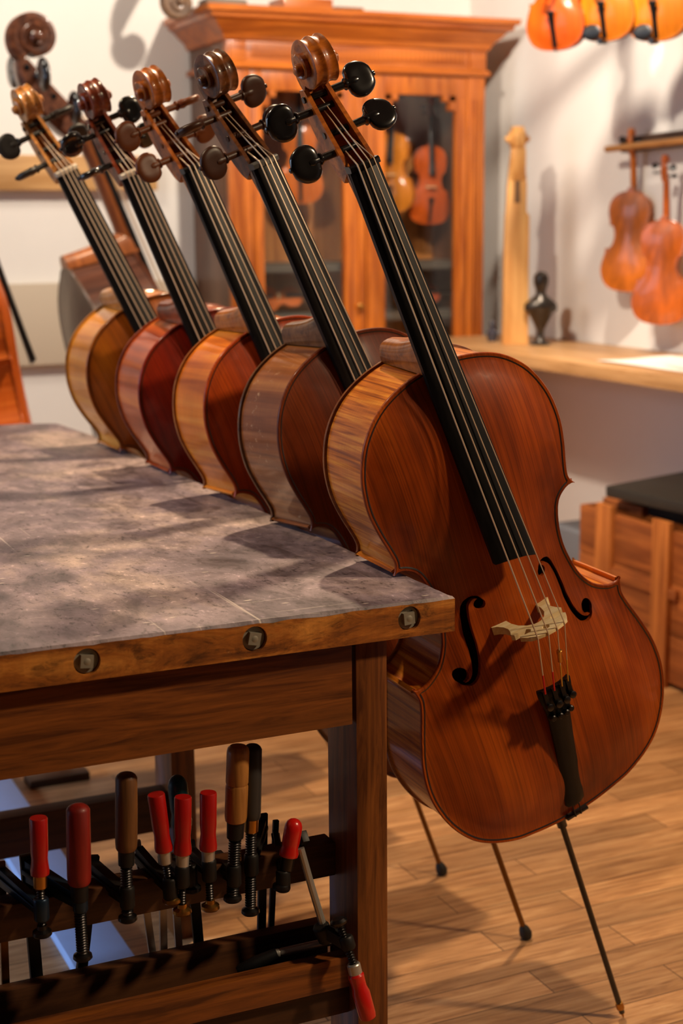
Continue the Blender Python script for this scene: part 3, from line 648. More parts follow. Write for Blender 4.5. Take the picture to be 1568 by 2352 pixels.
# ================================================================ clamps hanging on the workbench rail
REDH = wood('red_handle_paint', srgb(168, 14, 12), srgb(196, 24, 18), 2, .38, .3, 30, 10, .03)
REDOLD = wood('worn_red_handle', srgb(112, 22, 14), srgb(150, 30, 20), 2, .5, .1, 40, 20, .05)
BROWNH = wood('old_brown_handle', srgb(80, 48, 22), srgb(124, 80, 40), 2, .5, .1, 70, 20, .08)
TANH = wood('tan_ash_handle', srgb(148, 94, 40), srgb(190, 130, 64), 2, .45, .2, 90, 12, .05)
TEALH = plain('teal_handle', srgb(12, 62, 70), .4)
BLUEARM = plain('blue_black_iron', srgb(34, 52, 72), .35, .6)
def px3(p, y): return at_y(p[0], p[1], y)
def clamp(label, ht, hb, pad, arm, bar_px, mat, r, ys=.055, yb=.148, style='red', armm=IRON, armw=.011, armh=.02, barw=.010, bart=.006, barm=STEELDK, screw_r=.0048, sleeve=None, ferr=STEEL, name='bar_clamp'):
    HT, HB_, P = px3(ht, ys), px3(hb, ys), px3(pad, ys); d = HB_-HT
    root = empty(name, HB_); tag(root, label, 'clamp', 'clamps hanging on the workbench rail'); O_ = HB_
    def loc(mb): mb.v = [tuple(np.array(p)-O_) for p in mb.v]; return mb
    prof = {'red': [(0, .93), (.02, 1), (.55, .98), (.70, .90), (.80, .96), (.92, 1.06), (.98, 1.02), (1, .8)],
            'long': [(0, .3), (.012, .62), (.035, .85), (.07, 1), (.5, 1.03), (.9, 1.02), (.97, .98), (1, .85)],
            'round': [(0, .15), (.03, .5), (.09, .8), (.18, .97), (.3, 1.0), (.62, .98), (.74, .9), (.88, 1.08), (.97, 1.02), (1, .75)],
            'ring': [(0, .7), (.03, .92), (.08, 1), (.47, 1.0), (.50, .93), (.53, 1.0), (.92, .99), (.98, .92), (1, .75)]}[style]
    loc(MB().lathe(HT, HB_, [(t_, r*k) for t_, k in prof], 24)).build('handle', mat, root)
    dn = d/np.linalg.norm(d); e1 = HB_+dn*r*1.6
    loc(MB().lathe(HB_-dn*.002, e1, [(0, r*.78), (.9, r*.74), (1, r*.55)], 18)).build('ferrule', ferr, root)
    L = np.linalg.norm(P-e1); n = max(6, int(L/.0034)); pr = []
    for k in range(n): pr += [((k+.05)/n, screw_r*.78), ((k+.5)/n, screw_r*1.12), ((k+.95)/n, screw_r*.78)]
    loc(MB().lathe(e1, P, pr, 12)).build('screw', STEELDK, root, 60)
    loc(MB().lathe(P+np.array((0, 0, .010)), P-np.array((0, 0, .004)), [(0, .006), (.35, .0065), (.55, .0118), (.85, .0125), (1, .0105)], 18)).build('swivel_pad', STEELDK if ferr is not STEEL else BRASS, root)
    if arm:
        sl = px3(sleeve, ys) if sleeve else e1+(P-e1)*.55; E = px3(arm, yb)
        m2 = MB().lathe(sl+np.array((0, 0, .015)), sl-np.array((0, 0, .015)), [(0, .0085), (.1, .0098), (.9, .0098), (1, .0085)], 16)
        m2.beam(sl, E, armw, armh*.8, w1=armw, h1=armh*1.25)
        m2.beam(sl, E, armw*1.5, armh*.25, w1=armw*1.5, h1=armh*.3)
        loc(m2).build('arm', armm, root, bevel=.001)
        if bar_px:
            Bz = px3(bar_px, yb)[2]; B = np.array((px3(bar_px, yb)[0], yb, Bz))
            tp = E+(E-B)/np.linalg.norm(E-B)*.02
            loc(MB().beam(tp, B, barw, bart, up=(0, 1, 0))).build('bar', barm, root, bevel=.0008)
    return root
clamp('bar clamp with slim red handle and blue-black arm, leftmost on the rail', (88, 1878), (92, 2010), (97, 2142), (4, 2012), (14, 2290), REDH, .0112, armm=BLUEARM, barm=BRONZE, sleeve=(95, 2088), ferr=BRASS)
clamp('heavy clamp with thick worn red handle and long dark screw', (179, 1847), (182, 2030), (190, 2196), (62, 1996), (86, 2270), REDOLD, .0148, armm=BLUEARM, screw_r=.0072, armh=.024, armw=.014, barw=.016, bart=.010, barm=IRON, sleeve=(184, 2068), style='long', ferr=IRON)
clamp('clamp with long rounded dark brown wooden handle', (290, 1774), (290, 1952), (293, 2108), (212, 1998), (186, 2240), BROWNH, .0138, screw_r=.0072, armh=.024, armw=.014, barw=.014, bart=.009, barm=IRON, sleeve=(292, 2060), style='long', ferr=IRON)
clamp('clamp with red handle tilted to the left, in the middle of the rail', (358, 1824), (377, 1955), (395, 2066), (318, 1962), (352, 2205), REDH, .0112, sleeve=(391, 2040), barm=STEEL)
clamp('clamp with upright red handle in front of the teal handled clamp', (420, 1830), (419, 1962), (418, 2092), (372, 1985), (376, 2200), REDH, .0112, sleeve=(418, 2012), ys=.05, barm=STEEL)
clamp('clamp with dark teal rounded handle behind the red handles', (405, 1780), (418, 1900), (441, 2040), (398, 1990), (412, 2200), TEALH, .0132, ys=.085, yb=.155, style='round', sleeve=(436, 2010), ferr=IRON, barm=STEEL)
clamp('clamp with upright red handle and pale worn handle top, left of the tan handle', (478, 1820), (478, 1953), (483, 2082), (438, 1962), (458, 2190), REDH, .0112, sleeve=(480, 1998), ferr=STEEL, barw=.014, barm=IRON)
clamp('heavy clamp with ringed tan wooden handle reaching up to the apron', (547, 1713), (541, 1888), (534, 2062), (498, 1978), None, TANH, .0150, style='ring', screw_r=.0078, ferr=IRON, ys=.06, sleeve=(537, 2010), armh=.024, armw=.014)
clamp('clamp with dark grey rounded handle beside the tan handle', (580, 1709), (577, 1880), (575, 2092), (604, 1900), (600, 2150), plain('dark_grey_handle', srgb(50, 48, 47), .45), .0125, ys=.072, style='long', screw_r=.0070, sleeve=(577, 1985), ferr=BRASS, armw=.010, barm=IRON, barw=.012)
clamp('short clamp with round-ended red handle tilted right near the leg', (677, 1880), (662, 1968), (646, 2035), (632, 1915), (622, 2140), plain('glossy_red_handle', srgb(200, 24, 16), .28, coat=.5), .0122, style='round', sleeve=(650, 2022), screw_r=.0052, ferr=STEELDK, armw=.008, armh=.012, barm=IRON, barw=.008)
# arms of the heavy tan clamp: an iron C frame over the rail
# big bar clamp resting in the tray, its handle hanging over the front rail
root = empty('bar_clamp', px3((820, 2235), .0)); O_ = np.array(root.location); tag(root, 'bar clamp leaning in the tray with bright red handle hanging against the front leg', 'clamp')
def lc(mb): mb.v = [tuple(np.array(p)-O_) for p in mb.v]; return mb
lc(MB().lathe(px3((816, 2236), .0), px3((846, 2340), -.012), [(0, .0092), (.04, .0112), (.16, .0105), (.30, .0102), (.42, .0122), (.9, .0118), (.97, .0108), (1, .008)], 22)).build('handle', bpy.data.materials['glossy_red_handle'], root)
lc(MB().lathe(px3((811, 2213), .002), px3((817, 2238), .0), [(0, .008), (.1, .0092), (1, .0092)], 16)).build('ferrule', STEEL, root)
n = 16; pr = []
for k in range(n): pr += [((k+.05)/n, .0042), ((k+.5)/n, .0062), ((k+.95)/n, .0042)]
lc(MB().lathe(px3((779, 2122), .02), px3((812, 2215), .002), pr, 12)).build('screw', STEELDK, root, 60)
lc(MB().lathe(px3((776, 2110), .021), px3((781, 2128), .019), [(0, .0085), (.3, .0120), (.6, .011), (.8, .006), (1, .005)], 16)).build('swivel_pad', STEELDK, root)
m2 = MB().beam(px3((741, 2135), .045), px3((797, 2168), .012), .012, .016); m2.lathe(px3((793, 2150), .014), px3((802, 2180), .010), [(0, .0085), (.15, .010), (.85, .010), (1, .0085)], 16)
m2.lathe(px3((735, 2125), .045), px3((752, 2160), .045), [(0, .010), (.1, .012), (.9, .012), (1, .010)], 14)
lc(m2).build('arm', IRON, root, bevel=.001)
lc(MB().tube([px3((690, 1948), .06), px3((716, 2040), .053), px3((754, 2165), .045)], .0052, 10)).build('bar', STEEL, root)
lc(MB().beam(px3((700, 1920), .06), px3((672, 1955), .10), .010, .016)).build('fixed_jaw', IRON, root, bevel=.001)
root = empty('screwdriver', px3((690, 2180), .075)); O_ = np.array(root.location); tag(root, 'tool with polished steel shaft and dark handle lying in the lower tray', 'tool')
lc(MB().lathe(px3((632, 2190), .085), px3((760, 2162), .07), [(0, .0062), (.06, .0062), (.08, .0050), (.1, .0058), (1, .0058)], 16)).build('shaft', STEEL, root)
lc(MB().lathe(px3((545, 2232), .095), px3((636, 2189), .085), [(0, .006), (.06, .0085), (.5, .0098), (.9, .0080), (1, .0075)], 16)).build('handle', BLACK, root)

# boards lying on the floor behind the bench
root = tag(MB().box((-.345, .30, .0), (-.236, 2.15, .022)).build('board', plain('blue_board_paint', srgb(164, 190, 236), .5, var=.06), bevel=.002), 'long pale blue painted board lying flat on the floor under the workbench', 'board')  # white board; the cool daylight is put into its base colour
tag(MB().box((-.20, 1.69, .0), (-.055, 1.76, .02)).build('offcut', BDARK, bevel=.002), 'short dark wooden offcut on the floor behind the bench leg', 'wood piece')

# ================================================================ display cabinet against the back wall
CAB = wood('cabinet_oak_z', srgb(142, 64, 10), srgb(206, 114, 34), 2, .4, .35, 36, 5, .05)
CABX = wood('cabinet_oak_x', srgb(142, 64, 10), srgb(204, 112, 34), 0, .4, .35, 36, 5, .05)
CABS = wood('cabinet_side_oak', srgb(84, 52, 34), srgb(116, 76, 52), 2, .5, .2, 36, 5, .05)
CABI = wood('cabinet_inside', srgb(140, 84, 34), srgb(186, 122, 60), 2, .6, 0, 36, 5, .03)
X0, X1, Y0, Y1, ZT = 1.0, 2.04, 3.45, 3.835, 2.02
cab = empty('display_cabinet', ((X0+X1)/2, (Y0+Y1)/2, 0)); tag(cab, 'tall antique oak display cabinet with two glazed doors and heavy cornice', 'cabinet'); BO = np.array(((X0+X1)/2, (Y0+Y1)/2, 0))
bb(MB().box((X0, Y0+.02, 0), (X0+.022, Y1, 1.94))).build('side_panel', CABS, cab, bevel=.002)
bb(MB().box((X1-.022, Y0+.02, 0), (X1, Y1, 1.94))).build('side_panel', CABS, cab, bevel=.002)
bb(MB().box((X0+.022, Y1-.015, .1), (X1-.022, Y1, 1.94))).build('back_panel', CABI, cab)
bb(MB().box((X0+.022, Y0+.03, .08), (X1-.022, Y1-.015, .11))).build('bottom_panel', CABI, cab)
bb(MB().box((X0+.022, Y0+.03, 1.89), (X1-.022, Y1-.015, 1.92))).build('top_panel', CABI, cab)
for z in (.94, 1.130):
    bb(MB().box((X0+.022, Y0+.07, z), (X1-.022, Y1-.015, z+.03))).build('shelf', plain('shelf_grey_edge', srgb(70, 66, 58), .5) if z == .94 else bpy.data.materials['shelf_grey_edge'], cab)
# front posts, frieze, mouldings
def post(x0, x1):
    mb = MB().box((x0, Y0, .10), (x1, Y0+.03, 1.842)); w = x1-x0
    for k in range(3): xx = x0+w*(.3+.2*k); mb.box((xx-.006, Y0-.006, .2), (xx+.006, Y0, 1.76))
    mb.box((x0-.004, Y0-.012, .08), (x1+.004, Y0+.03, .16)); return mb
bb(post(X0, X0+.085)).build('corner_post', CAB, cab, bevel=.002); bb(post(X1-.075, X1)).build('corner_post', CAB, cab, bevel=.002)
mb = MB().box((X0-.002, Y0-.004, 1.842), (X1+.002, Y0+.03, 1.94))
for k in range(46):
    x = X0+.10+k*(X1-X0-.2)/45; mb.box((x-.006, Y0-.010, 1.885), (x+.006, Y0-.004, 1.93))
for x in (X0+.04, X1-.04): mb.box((x-.03, Y0-.010, 1.868), (x+.03, Y0-.004, 1.936))
bb(mb).build('frieze', CABX, cab, bevel=.0015)
def mould(prof):      # moulding run around front and both sides
    rings = []
    for dx, z in prof: rings.append([(X0-dx, Y1, z), (X0-dx, Y0-dx, z), (X1+dx, Y0-dx, z), (X1+dx, Y1, z)])
    mb = MB(); mb.loft(rings, close=True, caps=True); return mb
bb(mould([(.0, 1.846), (.014, 1.846), (.016, 1.856), (.010, 1.866), (.0, 1.868)])).build('lower_moulding', CABX, cab, 25)
bb(mould([(.0, 1.935), (.012, 1.94), (.016, 1.952), (.022, 1.962), (.045, 1.982), (.060, 2.000), (.078, 2.008), (.080, 2.022), (.095, 2.026), (.098, 2.046), (.0, 2.050)])).build('cornice', CABX, cab, 25)
t = NT('glass_pane'); tr = t.node('ShaderNodeBsdfTransparent'); gl = t.node('ShaderNodeBsdfGlossy'); gl.inputs['Roughness'].default_value = .02; mx = t.node('ShaderNodeMixShader'); mx.inputs[0].default_value = .03
t.l.new(tr.outputs[0], mx.inputs[1]); t.l.new(gl.outputs[0], mx.inputs[2]); t.l.new(mx.outputs[0], t.n['Material Output'].inputs[0]); GLASS = t.m
XM = 1.538
for a, b in ((X0+.087, XM-.002), (XM+.002, X1-.077)):
    st = .044 if a < XM-.1 else .078; sr = .086 if a < XM-.1 else .046
    d = MB(); zb, zt = .12, 1.838; gz0, gz1 = .50, 1.772; y0, y1 = Y0+.002, Y0+.028
    d.box((a, y0, zb), (a+st, y1, zt)); d.box((b-sr, y0, zb), (b, y1, zt)); d.box((a+st, y0, gz1), (b-sr, y1, zt)); d.box((a+st, y0, zb), (b-sr, y1, gz0))
    for xx, sgn in ((a+st, 1), (b-sr, -1)):      # stepped corner blocks at the top of the glass
        d.box((min(xx, xx+sgn*.030), y0, gz1-.055), (max(xx, xx+sgn*.030), y1, gz1)); d.box((min(xx, xx+sgn*.055), y0, gz1-.022), (max(xx, xx+sgn*.055), y1, gz1))
    for xx in (a+.02, b-.02): d.box((xx-.010, y0-.008, zb+.1), (xx+.010, y0, zt-.08))
    do = bb(d).build('door', CAB, cab, bevel=.002)
    bb(MB().box((a+st, y0+.012, gz0), (b-sr, y0+.016, gz1))).build('glass_pane', GLASS, do, smooth=False)
    bb(MB().box((a+st+.05, y0-.006, zb+.08), (b-sr-.05, y0, gz0-.08))).build('raised_panel', CAB, do, bevel=.004)
bb(MB().lathe((XM-.035, Y0+.002, 1.0), (XM-.035, Y0-.03, 1.0), [(0, .006), (.5, .006), (.6, .012), (.9, .012), (1, .006)], 14)).build('door_knob', BRASS, cab)

# ================================================================ violins
def vcol(name, top, back, chin=BLACK, tail=EBONY):
    sh_ = lambda c, k: tuple(min(1, x*k) for x in c[:3])+(1,)
    d = dict(top=spruce(name+'_belly', sh_(top, .7), top, sh_(top, 1.3), .3), chin=chin, peg=EBPEG, tail=tail)
    d['rib'] = d['back'] = d['neck'] = wood(name+'_maple', sh_(back, .7), sh_(back, 1.25), 1, .4, .35, 50, 10, 0, 5, .1); d['scroll'] = d['neck']; return d
VS = .355/.8
def vframe(normal, up):
    z = np.array(normal, float); z /= np.linalg.norm(z); y = np.array(up, float); y = y-z*(y@z); y /= np.linalg.norm(y)
    return np.stack([np.cross(y, z), y, z], 1)
V1 = vcol('red_orange', srgb(190, 78, 8), srgb(150, 54, 8)); V2 = vcol('amber', srgb(190, 100, 8), srgb(130, 48, 10)); V3 = vcol('golden_amber', srgb(196, 106, 10), srgb(130, 48, 10)); V4 = vcol('tawny', srgb(176, 100, 16), srgb(150, 74, 16), plain('brown_chin_rest', srgb(60, 26, 14), .4))
# four on the high rail
hang = [((1276, 118), 4.62, V1, 'red-orange violin hanging at the top right, leftmost of the four on the high rail', False),
        ((1390, 97), 4.55, V2, 'amber violin with black chin rest hanging second from left on the high rail', True),
        ((1508, 97), 4.48, V3, 'golden amber violin with black chin rest hanging third from left on the high rail', True),
        ((1612, 70), 4.42, V4, 'tawny violin with brown chin rest at the top right picture corner', True)]
tops = []
for (px, D, C, lab, ch) in hang:
    p = at_d(px[0], px[1], D); nrm = np.array((-.85, -.52, -.08)); A = vframe(nrm, (.02, .05, 1)); s = VS*.95
    fiddle('violin', lab, 'violin', mat_from(A, p), s, C, .075, 0, .03, group='violins hanging on the high rail', peg_ang=(20, 60, 40, 80), chin=ch, full=False)
    tops.append(p+A@np.array((0, 1.15, -.03))*s)
a, b = tops[0]+(tops[0]-tops[1])*.6, tops[-1]+(tops[-1]-tops[-2])*.3
b = a+(b-a)*min(1, (XW-.02-a[0])/(b[0]-a[0]))
rail = empty('hanging_rail', (a+b)/2); tag(rail, 'wooden rail under the ceiling holding the four hanging violins', 'rail'); BO = (a+b)/2
off = np.array((.042, .026, .0)); bb(MB().beam(a+off, b+off, .022, .03)).build('bar', wood('rail_wood', srgb(90, 56, 28), srgb(130, 86, 46), 0, .5), rail, bevel=.002)
m2 = MB()
for u in (.15, .85): q = a+(b-a)*u+off; m2.tube([q, np.array((q[0], q[1], ZC))], .006)
bb(m2).build('hanger_rod', STEELDK, rail)
# two on the right wall
rp = at_x(1416, 342, 2.12); re = at_x(1640, 316, 2.12)
for (bot, x, C, lab, az) in (((1441, 672), 2.135, vcol('ochre', srgb(190, 104, 14), srgb(178, 92, 10)), 'amber violin on the wall rack, left one of the two, showing its back', .55), ((1515, 747), 2.10, vcol('brick_orange', srgb(180, 84, 8), srgb(172, 80, 8)), 'darker orange violin on the wall rack hanging lower, right of the amber one', .62)):
    p = at_x(bot[0], bot[1], x); nrm = np.array((math.cos(az), math.sin(az), 0.)); A = vframe(nrm, (.02, .0, 1)); s = VS*.96
    p = p-A@np.array((0, 0, -.04))*s
    fiddle('violin', lab, 'violin', mat_from(A, p), s, C, .075, 0, .03, group='violins on the wall rack', peg_ang=(20, 60, 40, 80), full=False)
rack = empty('wall_rack', (rp+re)/2); BO = (rp+re)/2; tag(rack, 'dark wall rack with a pale wooden bar holding two violins by their necks', 'rack')
bb(MB().beam(rp+np.array((.03, 0, .012)), re+np.array((.03, 0, .012)), .03, .05)).build('backboard', plain('dark_stained_wood', srgb(50, 34, 24), .5), rack, bevel=.002)
bb(MB().tube([rp+np.array((-.02, .03, .0)), re+np.array((-.02, 0, .0))], .011, 12)).build('wooden_bar', wood('rack_bar', srgb(170, 112, 56), srgb(206, 148, 86), 1, .5), rack)
m2 = MB()
for u in (.06, .9): q = rp+(re-rp)*u; m2.beam(q+np.array((0, 0, .012)), np.array((XW, q[1], q[2]+.012)), .03, .03)
bb(m2).build('bracket', bpy.data.materials['dark_stained_wood'], rack, bevel=.001)
# inside the cabinet
for (px, C, lab, tilt, az) in (((690, 470), vcol('cab_orange', srgb(196, 100, 20), srgb(190, 96, 22)), 'orange violin hanging inside the cabinet behind the left glass door', .0, -1.9),
                               ((985, 517), vcol('cab_red', srgb(176, 74, 10), srgb(160, 66, 12)), 'red-brown violin hanging inside the cabinet behind the right glass door', .03, -1.75),
                               ((900, 490), vcol('cab_amber', srgb(200, 120, 30), srgb(190, 110, 30)), 'amber violin half hidden by a cello fingerboard inside the cabinet', .0, -2.4)):
    p = at_y(px[0], px[1], 3.66); A = vframe((math.cos(az), math.sin(az), 0), (tilt, 0, 1)); s = VS*.86
    fiddle('violin', lab, 'violin', mat_from(A, p), s, C, .075, 0, .03, group='violins inside the display cabinet', peg_ang=(20, 60, 40, 80), full=False)
bb_ = empty('hanging_bar', (1.5, 3.72, 1.80)); BO = np.array((1.5, 3.72, 1.80)); tag(bb_, 'thin dark bar under the cabinet top holding the violins', 'rail')
bb(MB().tube([(X0+.022, 3.69, 1.800), (X1-.022, 3.69, 1.800)], .006)).build('bar', STEELDK, bb_)
for (px, C, lab, ax_) in (((640, 700), vcol('low_orange', srgb(186, 92, 20), srgb(180, 90, 24)), 'small orange violin lying low in the cabinet behind the left door', (1, .1, 0)),
                          ((960, 745), vcol('low_red', srgb(150, 62, 26), srgb(140, 60, 26)), 'small red-brown violin lying low in the cabinet behind the right door', (1, .05, 0))):
    p = at_y(px[0], px[1], 3.64); A = vframe((0, -.85, .5), ax_); s = VS*.55; p[2] = 1.032
    fiddle('violin', lab, 'violin', mat_from(A, p-A[:, 1]*.1), s, C, .075, 0, .04, group='small violins lying in the cabinet', peg_ang=(20, 60, 40, 80), full=False)

# things on top of the cabinet
root = empty('carved_scroll', at_y(412, 20, 3.56)); o = MB()
sm = scroll_mesh(1.35, 0); cen = np.array((0, 1.2435, -.076))*1.35
sm.v = [((z-cen[2]), x, -(y-cen[1])) for x, y, z in sm.v]
sm.build('scroll', wood('old_scroll_wood', srgb(84, 58, 38), srgb(126, 92, 62), 0, .5, .2, 40, 20, .05, 3), root, 40); tag(root, 'old carved instrument scroll lying on the left end of the cabinet top', 'scroll'); root.location = at_y(408, 8, 3.52)
a = at_y(640, 25, 3.6); b = at_y(752, 25, 3.6)
tag(MB().box((a[0], 3.55, 2.051), (b[0], 3.70, 2.11)).build('violin_mould', CABX, bevel=.006), 'orange wooden block lying on top of the cabinet', 'wooden block')
a = at_y(752, 25, 3.6); b = at_y(822, 25, 3.6)
tag(MB().box((a[0]+.003, 3.55, 2.051), (b[0], 3.68, 2.085)).build('wooden_box', BWOOD, bevel=.004), 'small dark brown wooden box beside the orange block on the cabinet', 'box')
a = at_y(945, 40, 3.6); b = at_y(982, 40, 3.6)
tag(MB().box((a[0], 3.55, 2.051), (b[0], 3.62, 2.066)).build('wood_offcut', BDARK, bevel=.003), 'thin dark wood offcut on the right half of the cabinet top', 'wood piece')
a = at_y(470, 15, 3.62); b = at_y(566, 15, 3.62)
tag(MB().box((a[0], 3.60, 2.051), (b[0], 3.70, 2.10)).build('folded_cloth', plain('grey_cloth', srgb(120, 112, 100), .9, var=.3), bevel=.012), 'grey folded cloth on top of the cabinet behind the scroll', 'cloth')

# ================================================================ worktop along the right wall
SHW = wood('pale_ply_top', srgb(176, 128, 78), srgb(210, 162, 108), 1, .5, .1, 40, 4, .03)
tag(MB().box((1.708, -1.2, .832), (XW-.001, 3.448, .872)).build('wall_worktop', SHW, bevel=.002), 'long pale wooden worktop fixed along the right wall', 'worktop')
mb = MB()
pa = at_z(1470, 838, .874)
for k, (dx, dy, rz, w, h) in enumerate(((0, 0, .05, .30, .42), (.01, -.25, -.15, .25, .36))):
    z = .8725+.0015*k
    o = empty('paper_sheet', (1.95+dx, pa[1]-.02+dy, z)); o.rotation_euler = (0, 0, rz)
    m = MB(); N = 8; vs = [(-w/2+w*i/N, -h/2+h*j/N, .004*math.sin(3*i/N+j/N*2)**2+.0004) for j in range(N+1) for i in range(N+1)]
    fs = [(j*(N+1)+i, j*(N+1)+i+1, (j+1)*(N+1)+i+1, (j+1)*(N+1)+i) for j in range(N) for i in range(N)]
    m.add(vs, fs); m.add([(x, y, zz-.0003) for x, y, zz in vs], [f_[::-1] for f_ in fs]); m.build('sheet', plain('white_paper', srgb(240, 236, 228), .7) if k == 0 else bpy.data.materials['white_paper'], o)
    tag(o, ('large white paper sheet on the worktop, farther of the two' if k == 0 else 'white paper sheet on the worktop, nearer one at the right picture edge'), 'paper')
# pale neck blank leaning against the wall
nb = empty('cello_neck_blank', (1.93, 3.03, .872)); BO = np.array((1.93, 3.03, .872)); tag(nb, 'unvarnished pale maple neck with scroll standing upright on the worktop', 'instrument neck')
RAW = wood('raw_maple', srgb(212, 146, 76), srgb(236, 180, 108), 2, .6, 0, 30, 8, .03)
p0 = at_x(1180, 790, 1.93); ptop = at_x(1188, 300, 1.93)
hz = .73
rings = []
wr = CR*np.array((1, 1, 0)); wr /= np.linalg.norm(wr); fr = np.array((wr[1], -wr[0], 0))*-1
def ring(z, w, d, sh_=0): c_ = np.array((1.93, 3.03, .872+z))+wr*sh_; return [c_+wr*(w*i)+fr*(d*j) for i, j in ((-1,-1),(1,-1),(1,1),(-1,1))]
for z, w, d, sh_ in ((0, .046, .03, 0), (.30, .044, .03, .0), (.455, .042, .028, .002), (.47, .036, .024, -.002), (.56, .034, .022, .0), (.63, .028, .02, .0), (.68, .022, .02, 0)): rings.append(ring(z, w, d, sh_))
bb(MB().loft(rings)).build('neck', RAW, nb, bevel=.003)
bb(MB().beam(np.array((1.93, 3.03, .872+.50))-fr*.0235, np.array((1.93, 3.03, .872+.672))-fr*.0205, .022, .002, up=tuple(-fr), w1=.014)).build('peg_slot', plain('shaded_raw_wood', srgb(96, 66, 38), .8), nb)  # no recess cut; the slot's shade is put into this strip's colour
sm = scroll_mesh(1.15, 0); cen = np.array((0, 1.2435, -.076))*1.15
keep = []
sm2 = MB(); sm2.v = [tuple(np.array((1.93, 3.03, .872+.722))+wr*x*1.1+np.array((0, 0, 1.))*(y-cen[1])-fr*(-(z-cen[2]))) for x, y, z in sm.v]; sm2.f = sm.f; sm2.mi = sm.mi
bb(sm2).build('scroll', RAW, nb, 40)
# dark bust
b0 = at_z(1240, 792, .872); bu = empty('bust', b0); tag(bu, 'small dark metal bust on a tapering pedestal standing on the worktop', 'bust')
BUST = plain('dark_pewter', srgb(74, 68, 62), .3, .85, var=.2); k = 5.0/3480.7
m2 = MB()
m2.lathe((0, 0, 0), (0, 0, .135), [(0, .036), (.05, .036), (.09, .022), (.2, .013), (.4, .014), (.55, .024), (.8, .042), (.95, .050), (1, .052)], 24)
m2.build('pedestal', BUST, bu)
m2 = MB(); rings = []
for z, w, d in ((.112, .040, .028), (.124, .060, .036), (.146, .058, .036), (.166, .034, .028), (.178, .019, .020), (.192, .018, .020), (.202, .021, .026), (.215, .026, .030), (.230, .028, .032), (.246, .026, .030), (.256, .017, .02), (.262, .004, .005)):
    rings.append([wr*(w*math.cos(a))+np.array((wr[1], -wr[0], 0))*(d*math.sin(a))+np.array((0, 0, z)) for a in np.linspace(0, 2*PI, 21)[:-1]])
m2.loft(rings); fo = np.array((wr[1], -wr[0], 0))
m2.lathe(fo*.022+np.array((0, 0, .232)), fo*.036+np.array((0, 0, .218)), [(0, .003), (.8, .006), (1, .002)], 10)
m2.build('figure', BUST, bu)
b1 = at_z(1130, 784, .872); o = MB().lathe((0, 0, 0), (0, 0, .075), [(0, .016), (.3, .022), (.45, .022), (.6, .010), (.8, .009), (.9, .011), (1, .008)], 16).build('small_bottle', plain('smoky_glass', srgb(60, 58, 66), .2)); o.location = b1; tag(o, 'small dark bottle on the worktop beside the cabinet', 'bottle')

# ================================================================ crate and things at the lower right
CRW = wood('crate_pine_y', srgb(124, 62, 22), srgb(182, 104, 46), 1, .6, 0, 30, 6, .08); CRZ = wood('crate_pine_z', srgb(144, 78, 28), srgb(200, 122, 56), 2, .6, 0, 30, 6, .08)
cr = empty('wooden_crate', (1.85, 1.55, 0)); BO = np.array((1.85, 1.55, 0)); tag(cr, 'large battened wooden crate on the floor under the wall worktop', 'crate')
XA, YA, YB, ZH = 1.63, .95, 2.14, .455
for z0, z1 in ((.015, .155), (.158, .305), (.308, ZH)): bb(MB().box((XA, YA, z0), (XA+.014, YB, z1))).build('board', CRW, cr, bevel=.0015)
bb(MB().box((XA+.014, YB-.014, .01), (2.12, YB, ZH))).build('end_panel', CRW, cr); bb(MB().box((XA+.014, YA, .01), (2.12, YA+.014, ZH))).build('end_panel', CRW, cr)
bb(MB().box((2.106, YA+.014, .01), (2.12, YB-.014, ZH))).build('back_panel', CRW, cr); bb(MB().box((XA+.014, YA+.014, .01), (2.106, YB-.014, .024))).build('bottom_panel', CRW, cr)
for yy in (at_x(1382, 1250, XA-.018)[1], at_x(1515, 1250, XA-.018)[1], 1.30): bb(MB().box((XA-.018, yy-.038, .0), (XA, yy+.038, ZH+.025))).build('batten', CRZ, cr, bevel=.002)
bb(MB().box((XA-.014, YB-.5, .262), (XA, YB-.13, .292))).build('cross_batten', CRW, cr, bevel=.002)
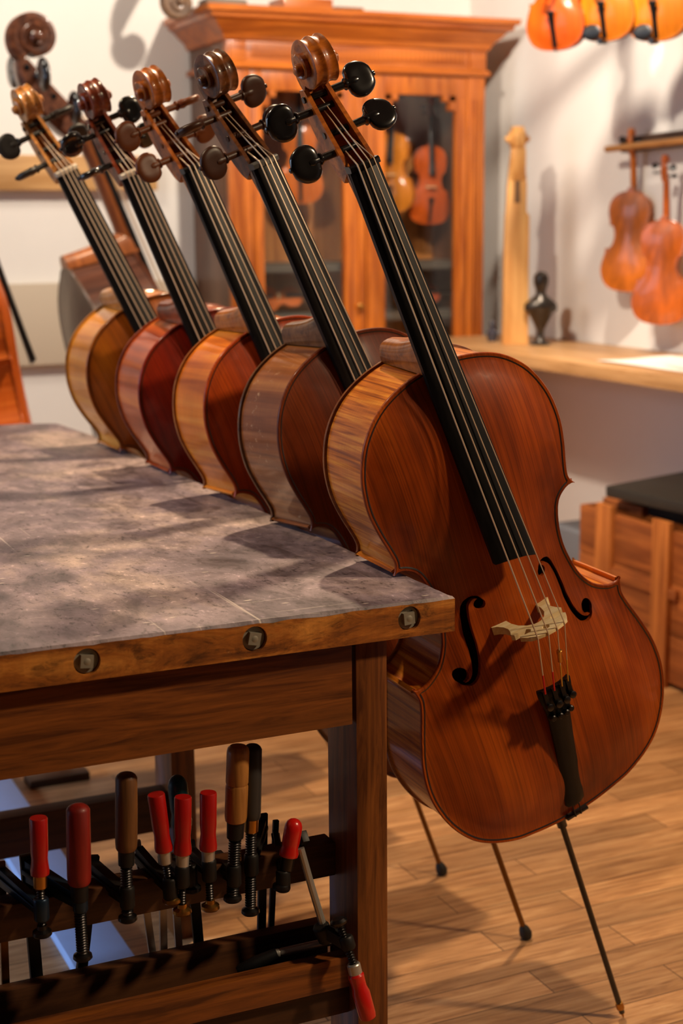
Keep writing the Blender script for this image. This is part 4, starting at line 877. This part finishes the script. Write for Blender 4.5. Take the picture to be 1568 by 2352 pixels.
m2 = MB().box((-.24, -.42, 0), (.24, .42, .035)); o = m2.build('black_case', plain('black_leatherette', srgb(40, 37, 33), .6, var=.2), bevel=.008); o.location = (1.90, 1.60, ZH+.059); o.rotation_euler = (.0, math.radians(-3), .1); tag(o, 'flat black case lying on top of the wooden crate', 'case')
m2 = MB().box((-.2, -.40, 0), (.2, .40, .045)); o = m2.build('dark_cloth_bundle', plain('dark_cloth', srgb(26, 24, 22), .8, var=.2), bevel=.012); o.location = (1.90, 1.56, ZH-.002); tag(o, 'dark bundle in the crate under the flat black case', 'bundle')
for k, (yy, dz_) in enumerate(((1.99, .0), (1.93, .012))):
    o = MB().box((-.012, -.10, 0), (.012, .10, .03)).build('wood_offcut', CRW, bevel=.002); o.location = (1.69+.04*k, yy, ZH-.004+dz_); o.rotation_euler = (0, 0, .3*k); tag(o, ('pale wood strip lying on the crate corner, left one' if k == 0 else 'pale wood strip lying on the crate beside the black case'), 'wood piece', 'wood strips on the crate')
q = at_z(1550, 1548, 0); o = MB().lathe((0, 0, 0), (0, 0, .05), [(0, .04), (.2, .05), (.7, .048), (.9, .03), (1, .01)], 18).build('rubber_foot', RUBBER); o.location = (q[0]-.05, q[1]-.02, 0); tag(o, 'black rubber foot on the floor in front of the crate', 'foot')  # plain small black lump on the floor
o = MB().box((1.80, 2.30, 0), (2.15, 2.60, .30)).build('storage_box', plain('grey_blue_plastic', srgb(96, 98, 104), .6), bevel=.01); tag(o, 'grey storage box standing on the floor behind the crate', 'box')

# plank and panel on the back wall
o = MB().box((-1.6, YW-.06, 1.432), (.847, YW-.001, 1.555)).build('wall_plank', wood('pine_plank', srgb(176, 128, 74), srgb(206, 160, 104), 0, .6, 0, 24, 4, .03), bevel=.003); tag(o, 'horizontal pale pine plank fixed to the white back wall', 'plank')
o = MB().box((-1.8, YW-.05, .805), (.995, YW-.001, 1.10)).build('wall_panel', plain('beige_panel', srgb(196, 180, 158), .7), bevel=.003); tag(o, 'low beige panel along the back wall behind the double bass', 'panel')  # flat beige slab, slightly proud of the wall
